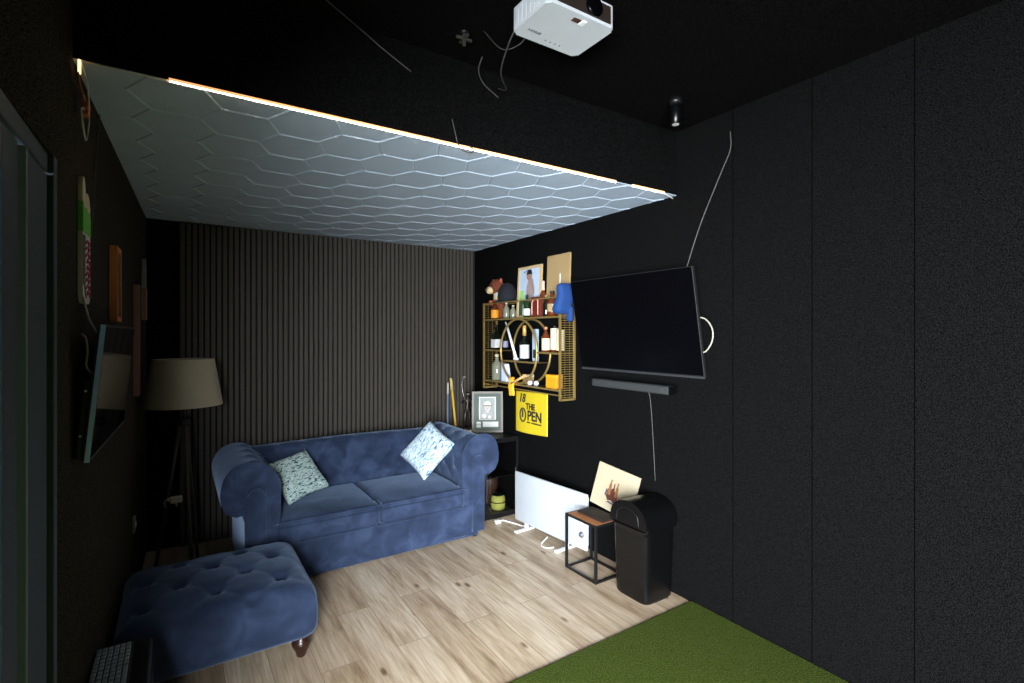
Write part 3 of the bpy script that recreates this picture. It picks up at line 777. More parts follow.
def bottle(label, x, z, h, r, gm, lm=None, cm=M_blk, dep=.075, lz=(.12, .42), neck=.32, name='bottle', cap=.09, group='bottles on the brass wall shelf', square=False):
    X, Y = sp(x, dep); t_ = thing(name, label, 'bottle', (X, Y, z+.001), -PI/2, group)
    b = new(); sh = h*(1-neck)
    lathe(b, [(r*.9, 0), (r, .006), (r, sh*.88), (r*.8, sh*.98), (r*.38, h*(1-neck)+.02), (r*.33, h*(1-cap)), (r*.33, h*.985)], seg=4 if square else 20, M=Matrix.Rotation(PI/4, 4, 'Z') if square else None)
    link('glass_body', b, gm, t_, 'auto')
    if lm:
        b = new(); k = 1.015
        lathe(b, [(r*k, h*lz[0]), (r*k, h*lz[1])], seg=4 if square else 20, M=Matrix.Rotation(PI/4, 4, 'Z') if square else None); link('bottle_label', b, lm, t_)
    b = new(); lathe(b, [(r*.40, h*(1-cap)), (r*.42, h), (r*.3, h+.002)], seg=14); link('cap', b, cm, t_, True)
    return t_
Z1, Z2, Z3, Z4 = 1.735, 1.455, 1.37, 1.175
# top shelf, left to right
bottle('squat dark bottle with an orange label below the plush toy', -.42, Z1, .14, .036, M_amber, M_org, M_blk, lz=(.08, .60), neck=.28, dep=.118)
bottle('clear tumbler bottle behind the orange labelled one on the top shelf', -.30, Z1, .15, .030, M_clear, None, M_paper, dep=.07)
bottle('second clear bottle, nearer the framed photo, on the top shelf', -.22, Z1, .12, .028, M_clear, None, M_cream, dep=.05)
bottle('green bottle standing in front of the framed golfer photo', .08, Z1, .19, .030, M_green, M_paper, M_green, dep=.11, lz=(.1, .4))
bottle('pale-topped bottle behind the russet box on the top shelf', .213, Z1, .30, .030, M_amber, M_cream, mat('pinkish_cap', (206, 180, 170), .4), dep=.038, cap=.26, lz=(.1, .4))
bx = thing('gift_box', 'russet box with a pale pink outline on the top shelf', 'box', (*sp(.235, .105), Z1+.001), -PI/2)
b = new(); box(b, (-.065, -.03, 0), (.065, .03, .165), .003); link('box_body', b, M_red, bx)
b = new(); tube(b, [(-.045, -.0315, .02), (-.045, -.0315, .12), (-.02, -.0315, .14), (.03, -.0315, .14), (.035, -.0315, .13), (.035, -.0315, .02)], .004, 6, 2); link('outline_print', b, mat('pale_pink_print', (220, 150, 130), .5), bx)
bottle('dark round bottle between the russet box and the blue cap', .40, Z1, .20, .040, M_amber, M_tan, M_blk, dep=.092, lz=(.2, .5))
bottle('small dark spirit bottle right of the russet box', .345, Z1, .17, .026, M_bottle, None, M_tan, dep=.11)
# middle shelves
bottle('square black bottle with an arched white label on the left middle shelf', -.45, Z2, .225, .045, M_bottle, M_paper, M_blk, lz=(.08, .42), square=True, dep=.09)
bottle('slim dark bottle beside the leaning white sticks', -.335, Z2, .19, .028, M_bottle, mat('blue_grey_label', (120, 120, 150), .5), M_blk, dep=.06)
ws = thing('spoon_pair', 'pair of white slender sticks leaning inside the brass ring', 'stick', (*sp(-.10, .10), Z3+.001), -PI/2)
for k in (0, 1):
    b = new(); tube(b, [(.0+.018*k, .0, .006), (-.165+.02*k, .0, .335-.02*k)], .007, 8, 1); link('stick', b, M_white, ws, True)
b = new(); rbox(b, (.0, 0, .012), (.03, .012, .012), .008, (2, 2, 2)); link('foot', b, M_white, ws, True)
bottle('champagne bottle with a gold neck and white label at the ring centre', .03, Z3, .30, .040, M_bottle, M_paper, mat('gold_foil', (214, 164, 84), .4, .4), dep=.10, lz=(.08, .46), cap=.28, neck=.45)
bottle('dark bottle with white label behind the champagne bottle', -.035, Z3, .22, .030, M_green, M_paper, M_blk, dep=.04)
cd = thing('gift_card', 'upright pale blue card standing inside the ring', 'card', (*sp(.155, .075), Z3+.001), -PI/2)
b = new(); box(b, (-.03, -.012, 0), (.03, .012, .27), .002); link('card_box', b, mat('pale_blue_card', (160, 176, 196), .5), cd); b = new(); box(b, (-.02, -.0128, .03), (.02, -.011, .10)); link('print', b, M_ink, cd)
bottle('first cream labelled bottle on the right middle shelf', .33, Z2, .20, .034, M_amber, M_cream, mat('rosy_cap', (178, 120, 84), .4), dep=.10, lz=(.08, .55))
bottle('second cream labelled bottle on the right middle shelf', .405, Z2, .21, .034, M_amber, M_cream, M_blk, dep=.07, lz=(.1, .9), neck=.2)
bottle('cream labelled bottle at the far right of the middle shelf', .50, Z2, .21, .032, M_bottle, M_cream, M_blk, dep=.09, lz=(.08, .85), neck=.2)
# bottom shelf
bottle('large clear bottle with pale stopper on the left of the bottom shelf', -.43, Z4, .235, .048, M_clear, None, M_cream, dep=.09, cap=.07)
tb = thing('white_carton', 'white and blue tapering carton on the bottom shelf beside the ring', 'carton', (*sp(-.26, .10), Z4+.001), -PI/2)
b = new(); prism(b, [(-.055, 0), (.05, 0), (.012, .155), (-.05, .165)], -.025, .025); link('carton_body', b, mat('white_lilac_card', (206, 212, 232), .5), tb)
b = new(); prism(b, [(-.053, .002), (-.035, .002), (-.035, .16), (-.049, .163)], -.0262, -.024); link('side_stripe', b, mat('slate_stripe', (90, 100, 120), .5), tb)
sbx = thing('card_box', 'small beige box behind the wooden stick on the bottom shelf', 'box', (*sp(.03, .06), Z4+.001), -PI/2)
b = new(); box(b, (-.04, -.03, 0), (.04, .03, .08), .002); link('box_body', b, M_tan, sbx); b = new(); box(b, (-.041, -.031, .062), (.041, .031, .081), .001); link('lid', b, M_cream, sbx)
ybx = thing('amber_tin', 'bright amber yellow box at the right of the bottom shelf', 'box', (*sp(.43, .095), Z4+.001), -PI/2)
b = new(); box(b, (-.062, -.035, 0), (.062, .035, .105), .002); link('box_body', b, M_org, ybx); b = new(); box(b, (-.063, -.036, .085), (.063, .036, .106), .001); link('lid', b, mat('amber_lid', (232, 150, 24), .6), ybx)
for k, (x, lb) in enumerate(((.14, 'small white ball beside the beige box'), (.20, 'small white ball midway along the bottom shelf'), (.335, 'small white ball beside the amber yellow box'))):
    X, Y = sp(x, .12-.02*k); t_ = new(); bmesh.ops.create_uvsphere(t_, u_segments=20, v_segments=14, radius=.0213)
    o = link('golf_ball', t_, mat('golf_ball_white', (220, 220, 224), .35, bump=.5, bscale=300), None, True, (X, Y, Z4+.0213)); tag(o, lb, 'ball', 'golf balls on the bottom shelf')
# wooden stick with a yellow cloth tied to it
sg = thing('wooden_stick', 'pale wooden stick poking out over the bottom shelf', 'stick', (*sp(.04, .150), Z4+.012), -PI/2)
b = new(); tube(b, [(-.09, -.035, -.01), (.06, .0, .065)], [.009, .012], 8, 1); link('shaft', b, mat('pale_wood', (196, 150, 96), .5), sg, True)
b = new(); rbox(b, (.064, .001, .067), (.014, .014, .012), .006, (2, 2, 2)); link('knob', b, mat('pale_wood', (196, 150, 96), .5), sg, True)
yg = thing('yellow_glove', 'amber yellow folded glove hanging from the bottom shelf edge', 'glove', (*sp(-.06, .172), 1.072), -PI/2)
def dg(p, d):
    p.x += .006*math.sin(p.z*60); p.z += .004*math.sin(p.x*120); p.x *= 1-.35*max(0, (p.z-.11)/.04); return p
b = new(); rbox(b, (0, 0, .075), (.034, .013, .072), .012, (6, 2, 10), dg); link('glove_body', b, mat('amber_glove', (232, 176, 40), .8), yg, True)
b = new(); rbox(b, (.004, .0, .15), (.026, .015, .012), .008, (3, 2, 2)); link('cuff', b, mat('amber_cuff', (212, 150, 30), .8), yg, True)

# plush, navy cap, photo, board, blue cap
px = thing('plush_toy', 'russet and cream furry animal plush at the left end of the top shelf', 'plush toy', (*sp(-.47, .042), Z1+.002), -PI/2)
b = new(); rbox(b, (0, 0, .12), (.070, .034, .12), .03, (5, 4, 5)); link('body', b, M_fur, px, True)
b = new(); bmesh.ops.create_uvsphere(b, u_segments=20, v_segments=14, radius=.082, matrix=Matrix.Translation((-.005, -.02, .30)) @ Matrix.Diagonal((1.1, .8, .9, 1))); hd = link('head', b, M_fur, px, True)
b = new(); bmesh.ops.create_uvsphere(b, u_segments=16, v_segments=12, radius=.045, matrix=Matrix.Translation((-.035, -.075, .27)) @ Matrix.Diagonal((1.1, .8, .8, 1))); link('muzzle', b, M_furc, hd, True)
b = new(); bmesh.ops.create_uvsphere(b, u_segments=10, v_segments=8, radius=.014, matrix=Matrix.Translation((-.042, -.112, .275))); link('nose', b, M_brown, hd, True)
for x in (-.065, .062):
    b = new(); bmesh.ops.create_uvsphere(b, u_segments=12, v_segments=8, radius=.022, matrix=Matrix.Translation((x, -.02, .355)) @ Matrix.Diagonal((1, .5, 1.1, 1))); link('ear', b, mat('orange_plush', (170, 88, 52), .95), hd, True)
for x in (-.05, .012):
    b = new(); bmesh.ops.create_uvsphere(b, u_segments=8, v_segments=6, radius=.008, matrix=Matrix.Translation((x, -.083, .315))); link('eye', b, M_blkgl, hd, True)
b = new(); rbox(b, (.015, -.035, .20), (.035, .02, .055), .018, (3, 2, 4)); link('chest', b, M_furc, px, True)
for x in (-.045, .03):
    b = new(); rbox(b, (x, -.05, .155), (.018, .03, .022), .015, (2, 2, 2)); link('paw', b, mat('orange_plush', (170, 88, 52), .95), px, True)
def capshape(t_, m, R, H, brimdir):
    b = new(); lathe(b, [(R, 0), (R*1.0, H*.3), (R*.9, H*.62), (R*.62, H*.88), (R*.25, H*.99), (.005, H)], seg=28, sy=1.12); link('crown', b, m, t_, True)
    b = new(); n = 14; A = []; B_ = []
    for k in range(n+1):
        a = -PI*.85+PI*.70*k/n
        A.append((R*.97*math.cos(a), R*1.1*math.sin(a), .004)); B_.append((R*1.0*math.cos(a), R*1.1*math.sin(a)-R*.75*math.sin(PI*k/n), -.012+.0))
    va = [b.verts.new(p) for p in A]; vb = [b.verts.new(p) for p in B_]; va2 = [b.verts.new((p[0], p[1], p[2]+.005)) for p in A]; vb2 = [b.verts.new((p[0], p[1], p[2]+.004)) for p in B_]
    for k in range(n):
        for P, Q in ((va, vb), (vb, vb2), (vb2, va2), (va2, va)): b.faces.new((P[k], P[k+1], Q[k+1], Q[k]))
    link('brim', b, m, t_, True)
    b = new(); lathe(b, [(.007, 0), (.006, .004), (.002, .006)], (0, 0, H-.001), 10); link('button', b, m, t_, True)
nc = thing('navy_cap', 'dark navy baseball cap with a small white badge on the top rail', 'cap', (*sp(-.275, .075), Z1+.158), -PI/2-math.radians(12))
capshape(nc, M_navy, .080, .165, 0)
b = new(); M_ = Matrix.Translation((-.03, -.095, .062)) @ FRONT; text_bm(b, 'H', .045, M_, 0, .004); link('badge', b, M_paper, nc)
ph = framed('framed_photo', 'cream framed photo of a golfer on green grass on the top shelf', (*sp(.01, .040), Z1+.002), -PI/2, .345, .445, math.radians(3), mat('beige_wood_frame', (190, 160, 116), .5), .022, mat('pale_sky_photo', (176, 190, 210), .4),
    [(rect(-.148, .024, .148, .15), 0), (rect(-.148, .15, -.075, .24), 1), (rect(-.085, .03, -.045, .12), 2)] + [([(x*1.35-.005, .03+(z-.03)*1.28) for x, z in q], k) for q, k in [([(-.03, .10), (.05, .10), (.062, .20), (.04, .27), (-.005, .275), (-.025, .22)], 3), ([(-.02, .06), (.045, .06), (.05, .12), (-.03, .12)], 4), (ell(0, .292, .030, .034), 5), ([(-.034, .30), (.034, .30), (.02, .332), (-.02, .332)], 6), ([(-.062, .318), (-.02, .33), (-.02, .326), (-.06, .312)], 6), ([(.03, .255), (.066, .17), (.055, .165), (.018, .24)], 5)]],
    [mat('photo_green_dark', (54, 74, 48), .5), mat('photo_lime', (150, 196, 110), .5), mat('photo_white', (210, 220, 226), .5), mat('photo_check', (150, 132, 130), .5), mat('photo_olive', (70, 74, 56), .5), mat('photo_skin', (150, 116, 98), .5), mat('photo_black', (30, 28, 30), .5)], .016)
bd = thing('tan_board', 'plain tan board leaning at the right end of the top shelf', 'board', (*sp(.40, .034), Z1+.004), -PI/2, rx=math.radians(-2))
b = new(); box(b, (-.148, -.010, 0), (.148, 0, .495), .008); link('panel', b, M_tan, bd)
b = new(); box(b, (.02, -.0125, .24), (.034, -.009, .34), .001); link('white_strip', b, M_paper, bd)
bc = thing('blue_cap', 'bright blue cap hooked over the front right corner of the brass shelf', 'cap', (SX-.125, SY-HX-.0, 1.845), -PI/2)
def db(p, d):
    p.x += .012*math.sin(p.z*22); p.y += .006*math.sin(p.z*40); 
    k = (p.z+.1)/.25
    p.x = p.x*(1-.45*k)+.035*k
    return p
b = new(); rbox(b, (0, 0, .02), (.052, .075, .115), .04, (6, 6, 14), db); link('crown', b, M_blue, bc, True)
b = new(); rbox(b, (.025, .05, -.09), (.026, .022, .06), .018, (3, 3, 6)); link('strap', b, M_blue, bc, True)
b = new(); lathe(b, [(.010, 0), (.010, .004)], M=Matrix.Translation((-.02, -.073, -.03)) @ Matrix.Rotation(PI/2, 4, 'X'), seg=14); link('badge', b, M_paper, bc)

# ================================================================== YELLOW FLAG
fl = thing('golf_flag', 'bright yellow golf pin flag pinned to the black wall below the shelf', 'flag', (RX-.006, 3.582, .735), -PI/2)
n = 24; b = new(); G = {}
for s_ in (0, 1):
    for i in range(n+1):
        for j in range(n+1):
            u = i/n; v = j/n
            x = -.238+.476*u; z = .355*v + .018*u*(1-0) + (.0 if j else .0) - .008*math.sin(PI*u)*(1-v)
            y = -.004-.004*math.sin(u*7)*(1-v) - .003*s_
            G[(s_, i, j)] = b.verts.new((x, y, z))
for s_ in (0, 1):
    for i in range(n):
        for j in range(n): b.faces.new([G[(s_, i+a, j+c)] for a, c in ((0, 0), (1, 0), (1, 1), (0, 1))])
for k in range(n):
    for (i0, j0, i1, j1) in ((k, 0, k+1, 0), (k, n, k+1, n), (0, k, 0, k+1), (n, k, n, k+1)):
        b.faces.new((G[(0, i0, j0)], G[(0, i1, j1)], G[(1, i1, j1)], G[(1, i0, j0)]))
link('cloth', b, M_yel, fl, True)
def txt(s, x, z, size, sx=1, shear=0): text_bm(b, s, size, Matrix.Translation((x, -.0145, z)) @ FRONT @ Matrix.Diagonal((sx, 1, 1, 1)), 0, .0012, shear, .0026)
b = new(); txt('18', -.125, .30, .105, .9, .25); link('number', b, M_ink, fl)
b = new(); txt('THE', .0, .235, .072, 1.0); txt('PEN', .060, .155, .118, 1.0)
tube(b, [(-.112+.042*math.cos(t*PI/10), -.0145, .155+.058*math.sin(t*PI/10)) for t in range(20)], .006, 6, closed=True, smoothit=False)
tube(b, [(-.118, -.015, .20), (-.112, -.015, .17), (-.118, -.015, .135)], .007, 6, 3)
link('lettering', b, M_ink, fl)
b = new()
for k in range(12):
    if k == 3: continue
    x = -.05+.0175*k; box(b, (x, -.0155, .093), (x+.012, -.013, .104))
link('small_print', b, M_ink, fl)

# ================================================================== RIGHT TELEVISION, SOUNDBAR
tv2 = thing('television', 'large black television tilted forwards on the right wall', 'television', (2.444, 2.332, 1.662), -PI/2, rx=math.radians(10.3))
b = new(); box(b, (-.522, 0, -.32), (.522, .022, .32), .003); link('screen_surround', b, mat('dark_bezel', (12, 12, 13), .6), tv2)
b = new(); box(b, (-.518, -.0012, -.305), (.518, .001, .316)); link('screen', b, M_screen, tv2)
b = new(); box(b, (-.522, -.003, -.322), (.522, .004, -.311)); link('chin', b, mat('dull_silver', (66, 68, 72), .4, .5), tv2)
b = new(); box(b, (-.40, .0225, -.27), (.40, .045, .10), .008); link('back_case', b, M_blk, tv2)
b = new(); box(b, (-.15, .045, -.12), (.15, .075, .10)); link('wall_bracket', b, M_blkm, tv2)
sbar = thing('soundbar', 'slim dark grey soundbar on the wall under the large television', 'soundbar', (2.475, 2.35, 1.235), -PI/2)
b = new(); rbox(b, (0, 0, .027), (.335, .035, .026), .012, (6, 2, 2)); link('bar_body', b, mat('charcoal_grille', (42, 45, 46), .6, bump=.5, bscale=600), sbar, True)
for x in (-.336, .336):
    b = new(); box(b, (x-.004, -.034, .002), (x+.004, .034, .052), .002); link('end_cap', b, M_blkgl, sbar)
for x in (-.2, .2):
    b = new(); box(b, (x-.02, .034, .01), (x+.02, .094, .04)); link('bracket', b, M_blkm, sbar)
cable('pale cable curving out behind the right edge of the large television', [(2.48, 1.86, 1.695), (2.49, 1.80, 1.685), (2.49, 1.755, 1.63), (2.49, 1.755, 1.56), (2.49, 1.80, 1.50), (2.49, 1.86, 1.50)], .0045, mat('dull_ivory_cable', (150, 145, 132), .6))
cable('thin grey cable running down the wall above the large television', [(2.56, 1.69, 2.72), (2.56, 1.69, 2.62), (2.56, 1.753, 2.496), (2.56, 1.884, 2.237), (2.555, 1.97, 2.01), (2.55, 1.99, 1.95)], .0035, M_cable_g)
cable('thin grey cable hanging below the soundbar', [(2.555, 2.28, 1.25), (2.562, 2.26, 1.17), (2.562, 2.24, .95), (2.562, 2.22, .66)], .0025, M_cable_g)

# ================================================================== HEATER
hl_ = math.hypot(.07, .83); ha = math.atan2(-.83, .07)
ht = thing('panel_heater', 'flat white electric panel heater on two feet along the right wall', 'heater', (2.415, 3.145, 0), ha)
b = new(); box(b, (-.41, -.010, .05), (.41, .012, .455), .008, 3); link('panel', b, M_heat, ht, 'auto')
b = new(); box(b, (.30, -.014, .06), (.405, -.009, .445), .002); ctl = link('control_strip', b, M_heat, ht)
b = new(); lathe(b, [(.022, 0), (.022, .004), (.017, .006), (.015, .016), (.004, .017)], M=Matrix.Translation((.365, -.0135, .16)) @ Matrix.Rotation(PI/2, 4, 'X'), seg=24); link('knob', b, mat('grey_knob', (84, 86, 90), .4), ctl, True)
for x in (-.27, .20):
    b = new(); box(b, (x-.018, -.115, 0), (x+.018, .075, .016), .006); box(b, (x-.012, -.008, .012), (x+.012, .010, .055)); link('foot', b, M_white, ht)
b = new(); box(b, (-.40, .012, .08), (.40, .026, .43), .006); link('back_cover', b, M_white, ht)
pg = thing('heater_plug', 'white plug and lead lying on the floor beside the heater', 'plug', (2.275, 3.66, 0))
b = new(); box(b, (-.03, -.018, 0.001), (.02, .018, .03), .006); link('plug_body', b, M_white, pg)
b = new(); tube(b, [(.018, 0, .012), (.06, .03, .006), (.10, -.06, .005), (.13, -.16, .005), (.16, -.25, .006)], .005, 8, 6); link('lead', b, M_white, pg, True)
for k in (-1, 1):
    b = new(); box(b, (-.045, k*.009-.002, .012), (-.029, k*.009+.002, .018)); link('pin', b, M_gold, pg)
cable('short white lead curled on the floor under the heater', [(2.37, 3.10, .05), (2.33, 3.12, .006), (2.30, 3.08, .006), (2.31, 3.03, .006), (2.36, 3.01, .006)], .004, M_white)

# ================================================================== SIDE TABLE + CANVAS
tx0, tx1, ty0, ty1 = 2.235, 2.475, 2.42, 2.725
tbl = thing('side_table', 'small industrial side table with black frame and brown wooden top', 'table', ((tx0+tx1)/2, (ty0+ty1)/2, 0), -PI/2)
a_, c_ = (ty1-ty0)/2, (tx1-tx0)/2
b = new(); box(b, (-a_+.012, -c_+.012, .355), (a_-.012, c_-.012, .372), .002); link('tabletop', b, M_rust, tbl)
for x in (-a_+.007, a_-.007):
    for y in (-c_+.007, c_-.007):
        b = new(); box(b, (x-.008, y-.008, 0), (x+.008, y+.008, .372), .001); link('leg', b, M_blkm, tbl)
for nm, z in (('lower_frame', .0005), ('top_frame', .358)):
    b = new()
    for y in (-c_, c_-.014): box(b, (-a_+.016, y, z), (a_-.016, y+.014, z+.013))
    for x in (-a_, a_-.014): box(b, (x, -c_+.0005, z+.0002), (x+.014, c_-.0005, z+.0128))
    link(nm, b, M_blkm, tbl)
bk = thing('dark_slab', 'flat dark maroon slab on the side table under the canvas', 'box', (2.385, 2.56, .373), -PI/2)  # thin maroon slab filling the dark area below the canvas
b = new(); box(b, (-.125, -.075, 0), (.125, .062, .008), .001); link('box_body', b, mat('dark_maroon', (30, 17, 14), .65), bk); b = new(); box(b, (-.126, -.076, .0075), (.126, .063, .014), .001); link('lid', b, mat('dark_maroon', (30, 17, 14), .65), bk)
cv = thing('canvas_print', 'cream canvas painted with brown and maroon bottle shapes leaning on the wall', 'picture', (2.462, 2.54, .395), -PI/2, rx=math.radians(-15), ry=math.radians(5))
b = new(); box(b, (-.19, 0, 0), (.19, .018, .29), .002); link('canvas', b, mat('raw_canvas', (164, 153, 128), .8), cv)
Mp1 = mat('maroon_paint', (78, 40, 30), .6); Mp2 = mat('umber_paint', (128, 84, 52), .6); Mp3 = mat('slate_paint', (70, 70, 84), .6)
b = new()
prism(b, [(-.055, .085), (-.035, .062), (-.005, .07), (.02, .058), (.045, .075), (.05, .10), (.04, .145), (.015, .135), (-.01, .15), (-.03, .135), (-.052, .14)], -.0008, .0004, 0)
for x, zt, w_, k in ((-.034, .205, .013, 1), (.0, .185, .010, 0), (.030, .198, .012, 1)):
    prism(b, [(x-w_, .10), (x+w_, .10), (x+w_, zt-.04), (x+w_*.45, zt-.025), (x+w_*.45, zt), (x-w_*.45, zt), (x-w_*.45, zt-.025), (x-w_, zt-.04)], -.0012, .0004, k)
prism(b, [(-.072, .09), (-.057, .085), (-.054, .13), (-.066, .135)], -.0007, .0004, 2); prism(b, [(-.045, .05), (.03, .045), (.05, .055), (-.02, .062)], -.0007, .0004, 2); prism(b, [(.052, .09), (.066, .10), (.055, .13)], -.0007, .0004, 1)
link('painting', b, [Mp1, Mp2, Mp3], cv)

# ================================================================== BLACK BIN
bn = thing('waste_bin', 'tall glossy black bin with a domed lid by the right wall', 'bin', (2.42, 2.19, 0), -PI/2)
HXb, HYb = .140, .132
def section(bm, zs):
    rings = []
    for (z, s, ex) in zs:
        R = []
        for k in range(64):
            a = 2*PI*k/64; ca, sa = math.cos(a), math.sin(a)
            R.append(bm.verts.new((HXb*s*math.copysign(abs(ca)**ex, ca), HYb*s*math.copysign(abs(sa)**ex, sa), z)))
        rings.append(R)
    for A, B in zip(rings, rings[1:]):
        for k in range(64): bm.faces.new((A[k], A[(k+1) % 64], B[(k+1) % 64], B[k]))
    bm.faces.new(rings[0]); bm.faces.new(rings[-1])
b = new(); section(b, [(0, .90, .36), (.008, .93, .32), (.02, .94, .30), (.40, 1.0, .28), (.418, 1.02, .28), (.425, 1.05, .28), (.435, 1.05, .28)]); link('bin_body', b, M_blkgl, bn, 'auto')
b = new()
# lid: barrel dome arched from left to right
prof = [(-.148, .430), (-.148, .455)]+[(-.148*math.cos(PI*k/24), .455+.135*math.sin(PI*k/24)**.8) for k in range(1, 24)]+[(.148, .455), (.148, .430)]
prism(b, prof, -.139, .139)
bmesh.ops.bevel(b, geom=[e for e in b.edges if abs(e.verts[0].co.y-e.verts[1].co.y) < 1e-6], offset=.016, segments=3, affect='EDGES')
lid = link('lid', b, M_blkgl, bn, 'auto')
b = new(); tube(b, [(-.09, -.1415, .455), (-.075, -.1415, .52), (0, -.1415, .55), (.075, -.1415, .52), (.09, -.1415, .455)], .003, 6, 5); link('swing_flap_edge', b, M_blk, lid, True)

# ================================================================== PROJECTOR
pj = thing('projector', 'white projector hung upside down from the black ceiling', 'projector', (1.155, 1.42, 2.68))
b = new()
r_ = .018; H2, D2 = .148, .108
poly = []
for cx, cy, a0 in ((H2-r_, D2-r_, 0), (-H2+r_, D2-r_, PI/2), (-H2+r_, -D2+r_, PI), (H2-r_, -D2+r_, 1.5*PI)):
    for k in range(7): poly.append((cx+r_*math.cos(a0+PI/2*k/6), cy+r_*math.sin(a0+PI/2*k/6)))
yprism(b, poly, 0, .082)
bmesh.ops.bevel(b, geom=[e for e in b.edges if all(v.co.z < .001 for v in e.verts)], offset=.005, segments=2, affect='EDGES')
link('body', b, mat('projector_white', (192, 196, 200), .45), pj, 'auto')
b = new(); box(b, (-H2+.03, -D2-.002, .012), (H2-.02, -D2+.004, .075), .002); link('front_grille', b, mat('brown_black_grille', (38, 28, 22), .5, bump=.5, bscale=200), pj)
b = new()
for k in range(7): box(b, (-H2-.0012, -D2+.025+k*.025, .012), (-H2+.001, -D2+.040+k*.025, .072))
link('side_vent', b, mat('pale_vent', (196, 200, 204), .5), pj)
b = new(); box(b, (-.02, -D2+.022, -.0015), (.012, -D2+.042, .002)); link('lens_lever_slot', b, M_brown, pj)
b = new(); box(b, (.014, -D2+.018, -.004), (.034, -D2+.045, .002), .002); link('focus_lever', b, M_white, pj)
b = new(); text_bm(b, 'EPSON', .018, Matrix.Translation((-.085, .055, -.0006)) @ Matrix(((-1, 0, 0, 0), (0, 1, 0, 0), (0, 0, -1, 0), (0, 0, 0, 1))), 0, .0005); link('lettering', b, mat('grey_lettering', (70, 76, 80), .5), pj)
b = new()
for k in range(4): lathe(b, [(.003, 0), (.003, .001)], (.0+.022*k-.02, .078, -.001), 8)
link('buttons', b, mat('grey_lettering', (70, 76, 80), .5), pj)
b = new(); tube(b, [(0, 0, .08), (0, 0, .162)], .018, 14, 1); box(b, (-.05, -.05, .150), (.05, .05, .1595)); link('ceiling_mount', b, M_blkm, pj)
b = new(); lathe(b, [(.034, 0), (.034, .012), (.028, .014)], M=Matrix.Translation((.045, -D2-.001, .044)) @ Matrix.Rotation(PI/2, 4, 'X'), seg=24); link('lens', b, M_screen, pj, True)
cable('grey cable drooping from the projector towards the bulkhead', [(1.04, 1.55, 2.72), (1.04, 1.60, 2.685), (1.10, 1.75, 2.66), (1.24, 1.93, 2.70), (1.27, 2.05, 2.76)], .003, M_cable_g)
cable('second thin cable hanging behind the projector', [(1.10, 1.54, 2.73), (1.09, 1.60, 2.70), (1.06, 1.68, 2.71), (1.05, 1.80, 2.835)], .002, M_cable_g)
cable('pale cable crossing from the high ceiling down the bulkhead', [(.40, 1.90, 2.832), (.478, 1.95, 2.826), (.63, 2.04, 2.815), (.72, 2.052, 2.775), (.84, 2.055, 2.72)], .003, M_cable_g)
cable('short grey cable tail hanging down the bulkhead behind the projector', [(1.14, 1.97, 2.835), (1.15, 2.02, 2.80), (1.19, 2.045, 2.76), (1.277, 2.053, 2.72)], .0028, M_cable_g)
# ceiling spot lamps
def spot(label, x, y):
    t_ = thing('ceiling_spotlight', label, 'spotlight', (x, y, ZU-.0005), 0, 'black spotlights under the high ceiling')
    b = new(); lathe(b, [(.032, -.03), (.035, 0)], seg=20); link('canopy', b, M_blk, t_, True)
    b = new(); lathe(b, [(.022, -.135), (.028, -.13), (.030, -.045), (.02, -.028)], seg=20); link('housing', b, M_blkgl, t_, True)
    b = new(); lathe(b, [(.018, -.1365), (.018, -.134)], seg=16); link('lens', b, mat('clear_lens', (190, 190, 186), .1), t_)
spot('black cylinder spotlight under the high ceiling near the right wall', 2.2, 1.77)
sn = thing('motion_sensor', 'tiny black cross-shaped bracket on the high ceiling left of projector', 'sensor', (.99, 1.86, ZU-.0005))
b = new(); box(b, (-.035, -.006, -.03), (.035, .006, -.02), .001); box(b, (-.006, -.006, -.055), (.006, .006, -.002), .001); box(b, (-.006, -.035, -.028), (.006, .035, -.020), .001); link('bracket', b, mat('grey_bracket', (70, 68, 64), .5, .4), sn)
b = new(); lathe(b, [(.015, -.004), (.018, 0)], seg=16); link('base', b, M_blk, sn)

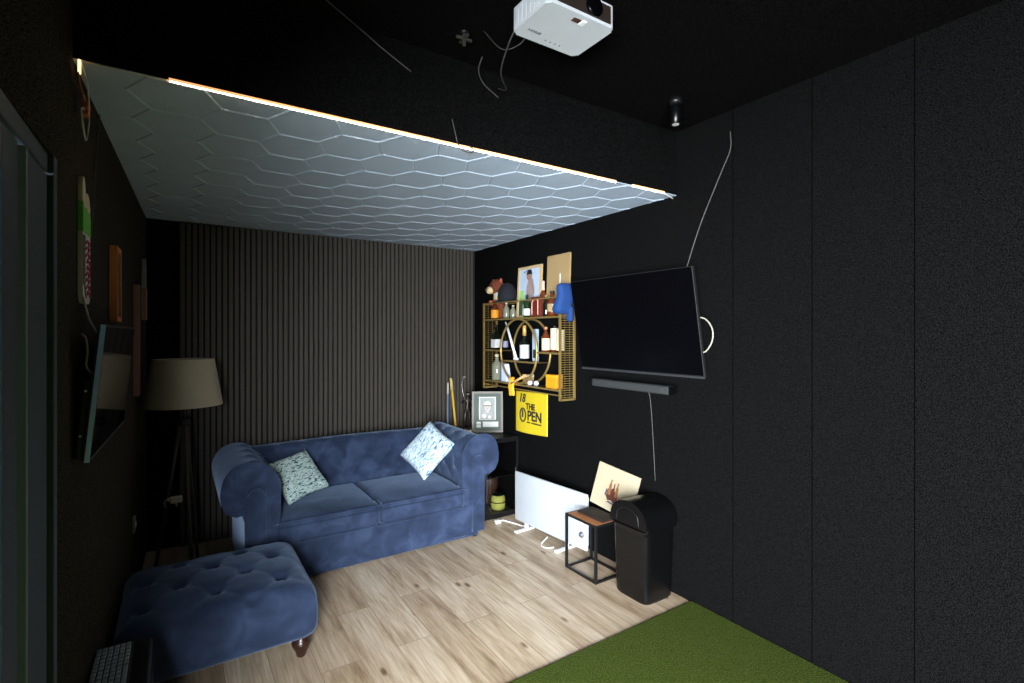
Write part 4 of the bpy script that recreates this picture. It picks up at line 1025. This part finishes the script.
# ================================================================== LED STRIPS
def led(label, x0, x1, y=NY-.004, z=ZL):
    t_ = thing('led_strip', label, 'light strip', (x0, y, z))
    L_ = x1-x0
    b = new(); box(b, (0, -.0066, -.001), (L_, .0036, .0038)); link('channel', b, M_leddim, t_)
    b = new(); box(b, (.001, -.0072, -.0048), (L_-.001, .0033, .0045)); link('halo_rim', b, M_ledrim, t_)  # amber glowing rim drawn as the halo around the core
    b = new(); box(b, (.003, -.0050, -.0062), (L_-.003, -.0012, -.0042)); link('light_core', b, M_led, t_)
led('long glowing warm light strip along the front edge of low ceiling', -.02, 2.047)
led('short glowing warm light strip at the right end of the edge', 2.175, 2.45)
b = new(); tube(b, [(-.235, NY-.003, ZL-.002), (-.02, NY-.003, ZL-.002)], .0025, 6, 1); tag(link('light_strip_wire', b, M_cable_w, None, True), 'thin pale wire between the wall connector and the long light strip', 'wire')
b = new(); tube(b, [(2.44, NY-.003, ZL-.002), (2.50, NY+.0, ZL-.012), (2.55, NY+.01, ZL-.02)], .004, 6, 3); tag(link('light_strip_tail', b, M_cable_w, None, True), 'pale wire tail at the right end of the short light strip', 'wire')
# connector and loop at left end
cn = thing('led_connector', 'glowing copper coloured connector with looping wire at the left ceiling corner', 'connector', (-.247, 2.06, 2.44))
b = new(); box(b, (-.006, -.008, -.035), (.002, .0, .010), .002); link('lit_end', b, mat('lit_connector', (255, 190, 120), .5, emit=(1, .55, .25), estr=2.5), cn)
b = new(); tube(b, [(-.004, -.006, -.03), (-.0, -.002, -.07), (.008, .01, -.10), (.01, .03, -.12)], .003, 6, 5); link('wire', b, M_copper, cn, True)
b = new(); box(b, (-.002, .015, -.128), (.018, .055, -.108), .003); box(b, (-.002, .010, -.152), (.018, .045, -.132), .003); link('plug', b, M_copper, cn)
b = new(); tube(b, [(.004, -.004, .0), (.012, .05, -.05), (.012, .08, -.13), (.01, .07, -.19), (.008, .045, -.222), (.006, .0, -.19), (.004, -.015, -.15), (.006, .0, -.135), (.008, .015, -.14)], .0022, 6, 6); link('loop_wire', b, M_cable_w, cn, True)
lp = new(); tube(lp, [(1.03, NY-.012, 2.56), (1.045, NY-.014, 2.50), (1.055, NY-.016, 2.46), (1.075, NY-.018, 2.43), (1.115, NY-.018, 2.425), (1.14, NY-.016, 2.44), (1.12, NY-.014, 2.455)], .0025, 6, 6)
tag(link('cable', lp, M_cable_g, None, True), 'dark cable loop hanging around the middle of the light strip', 'cable')
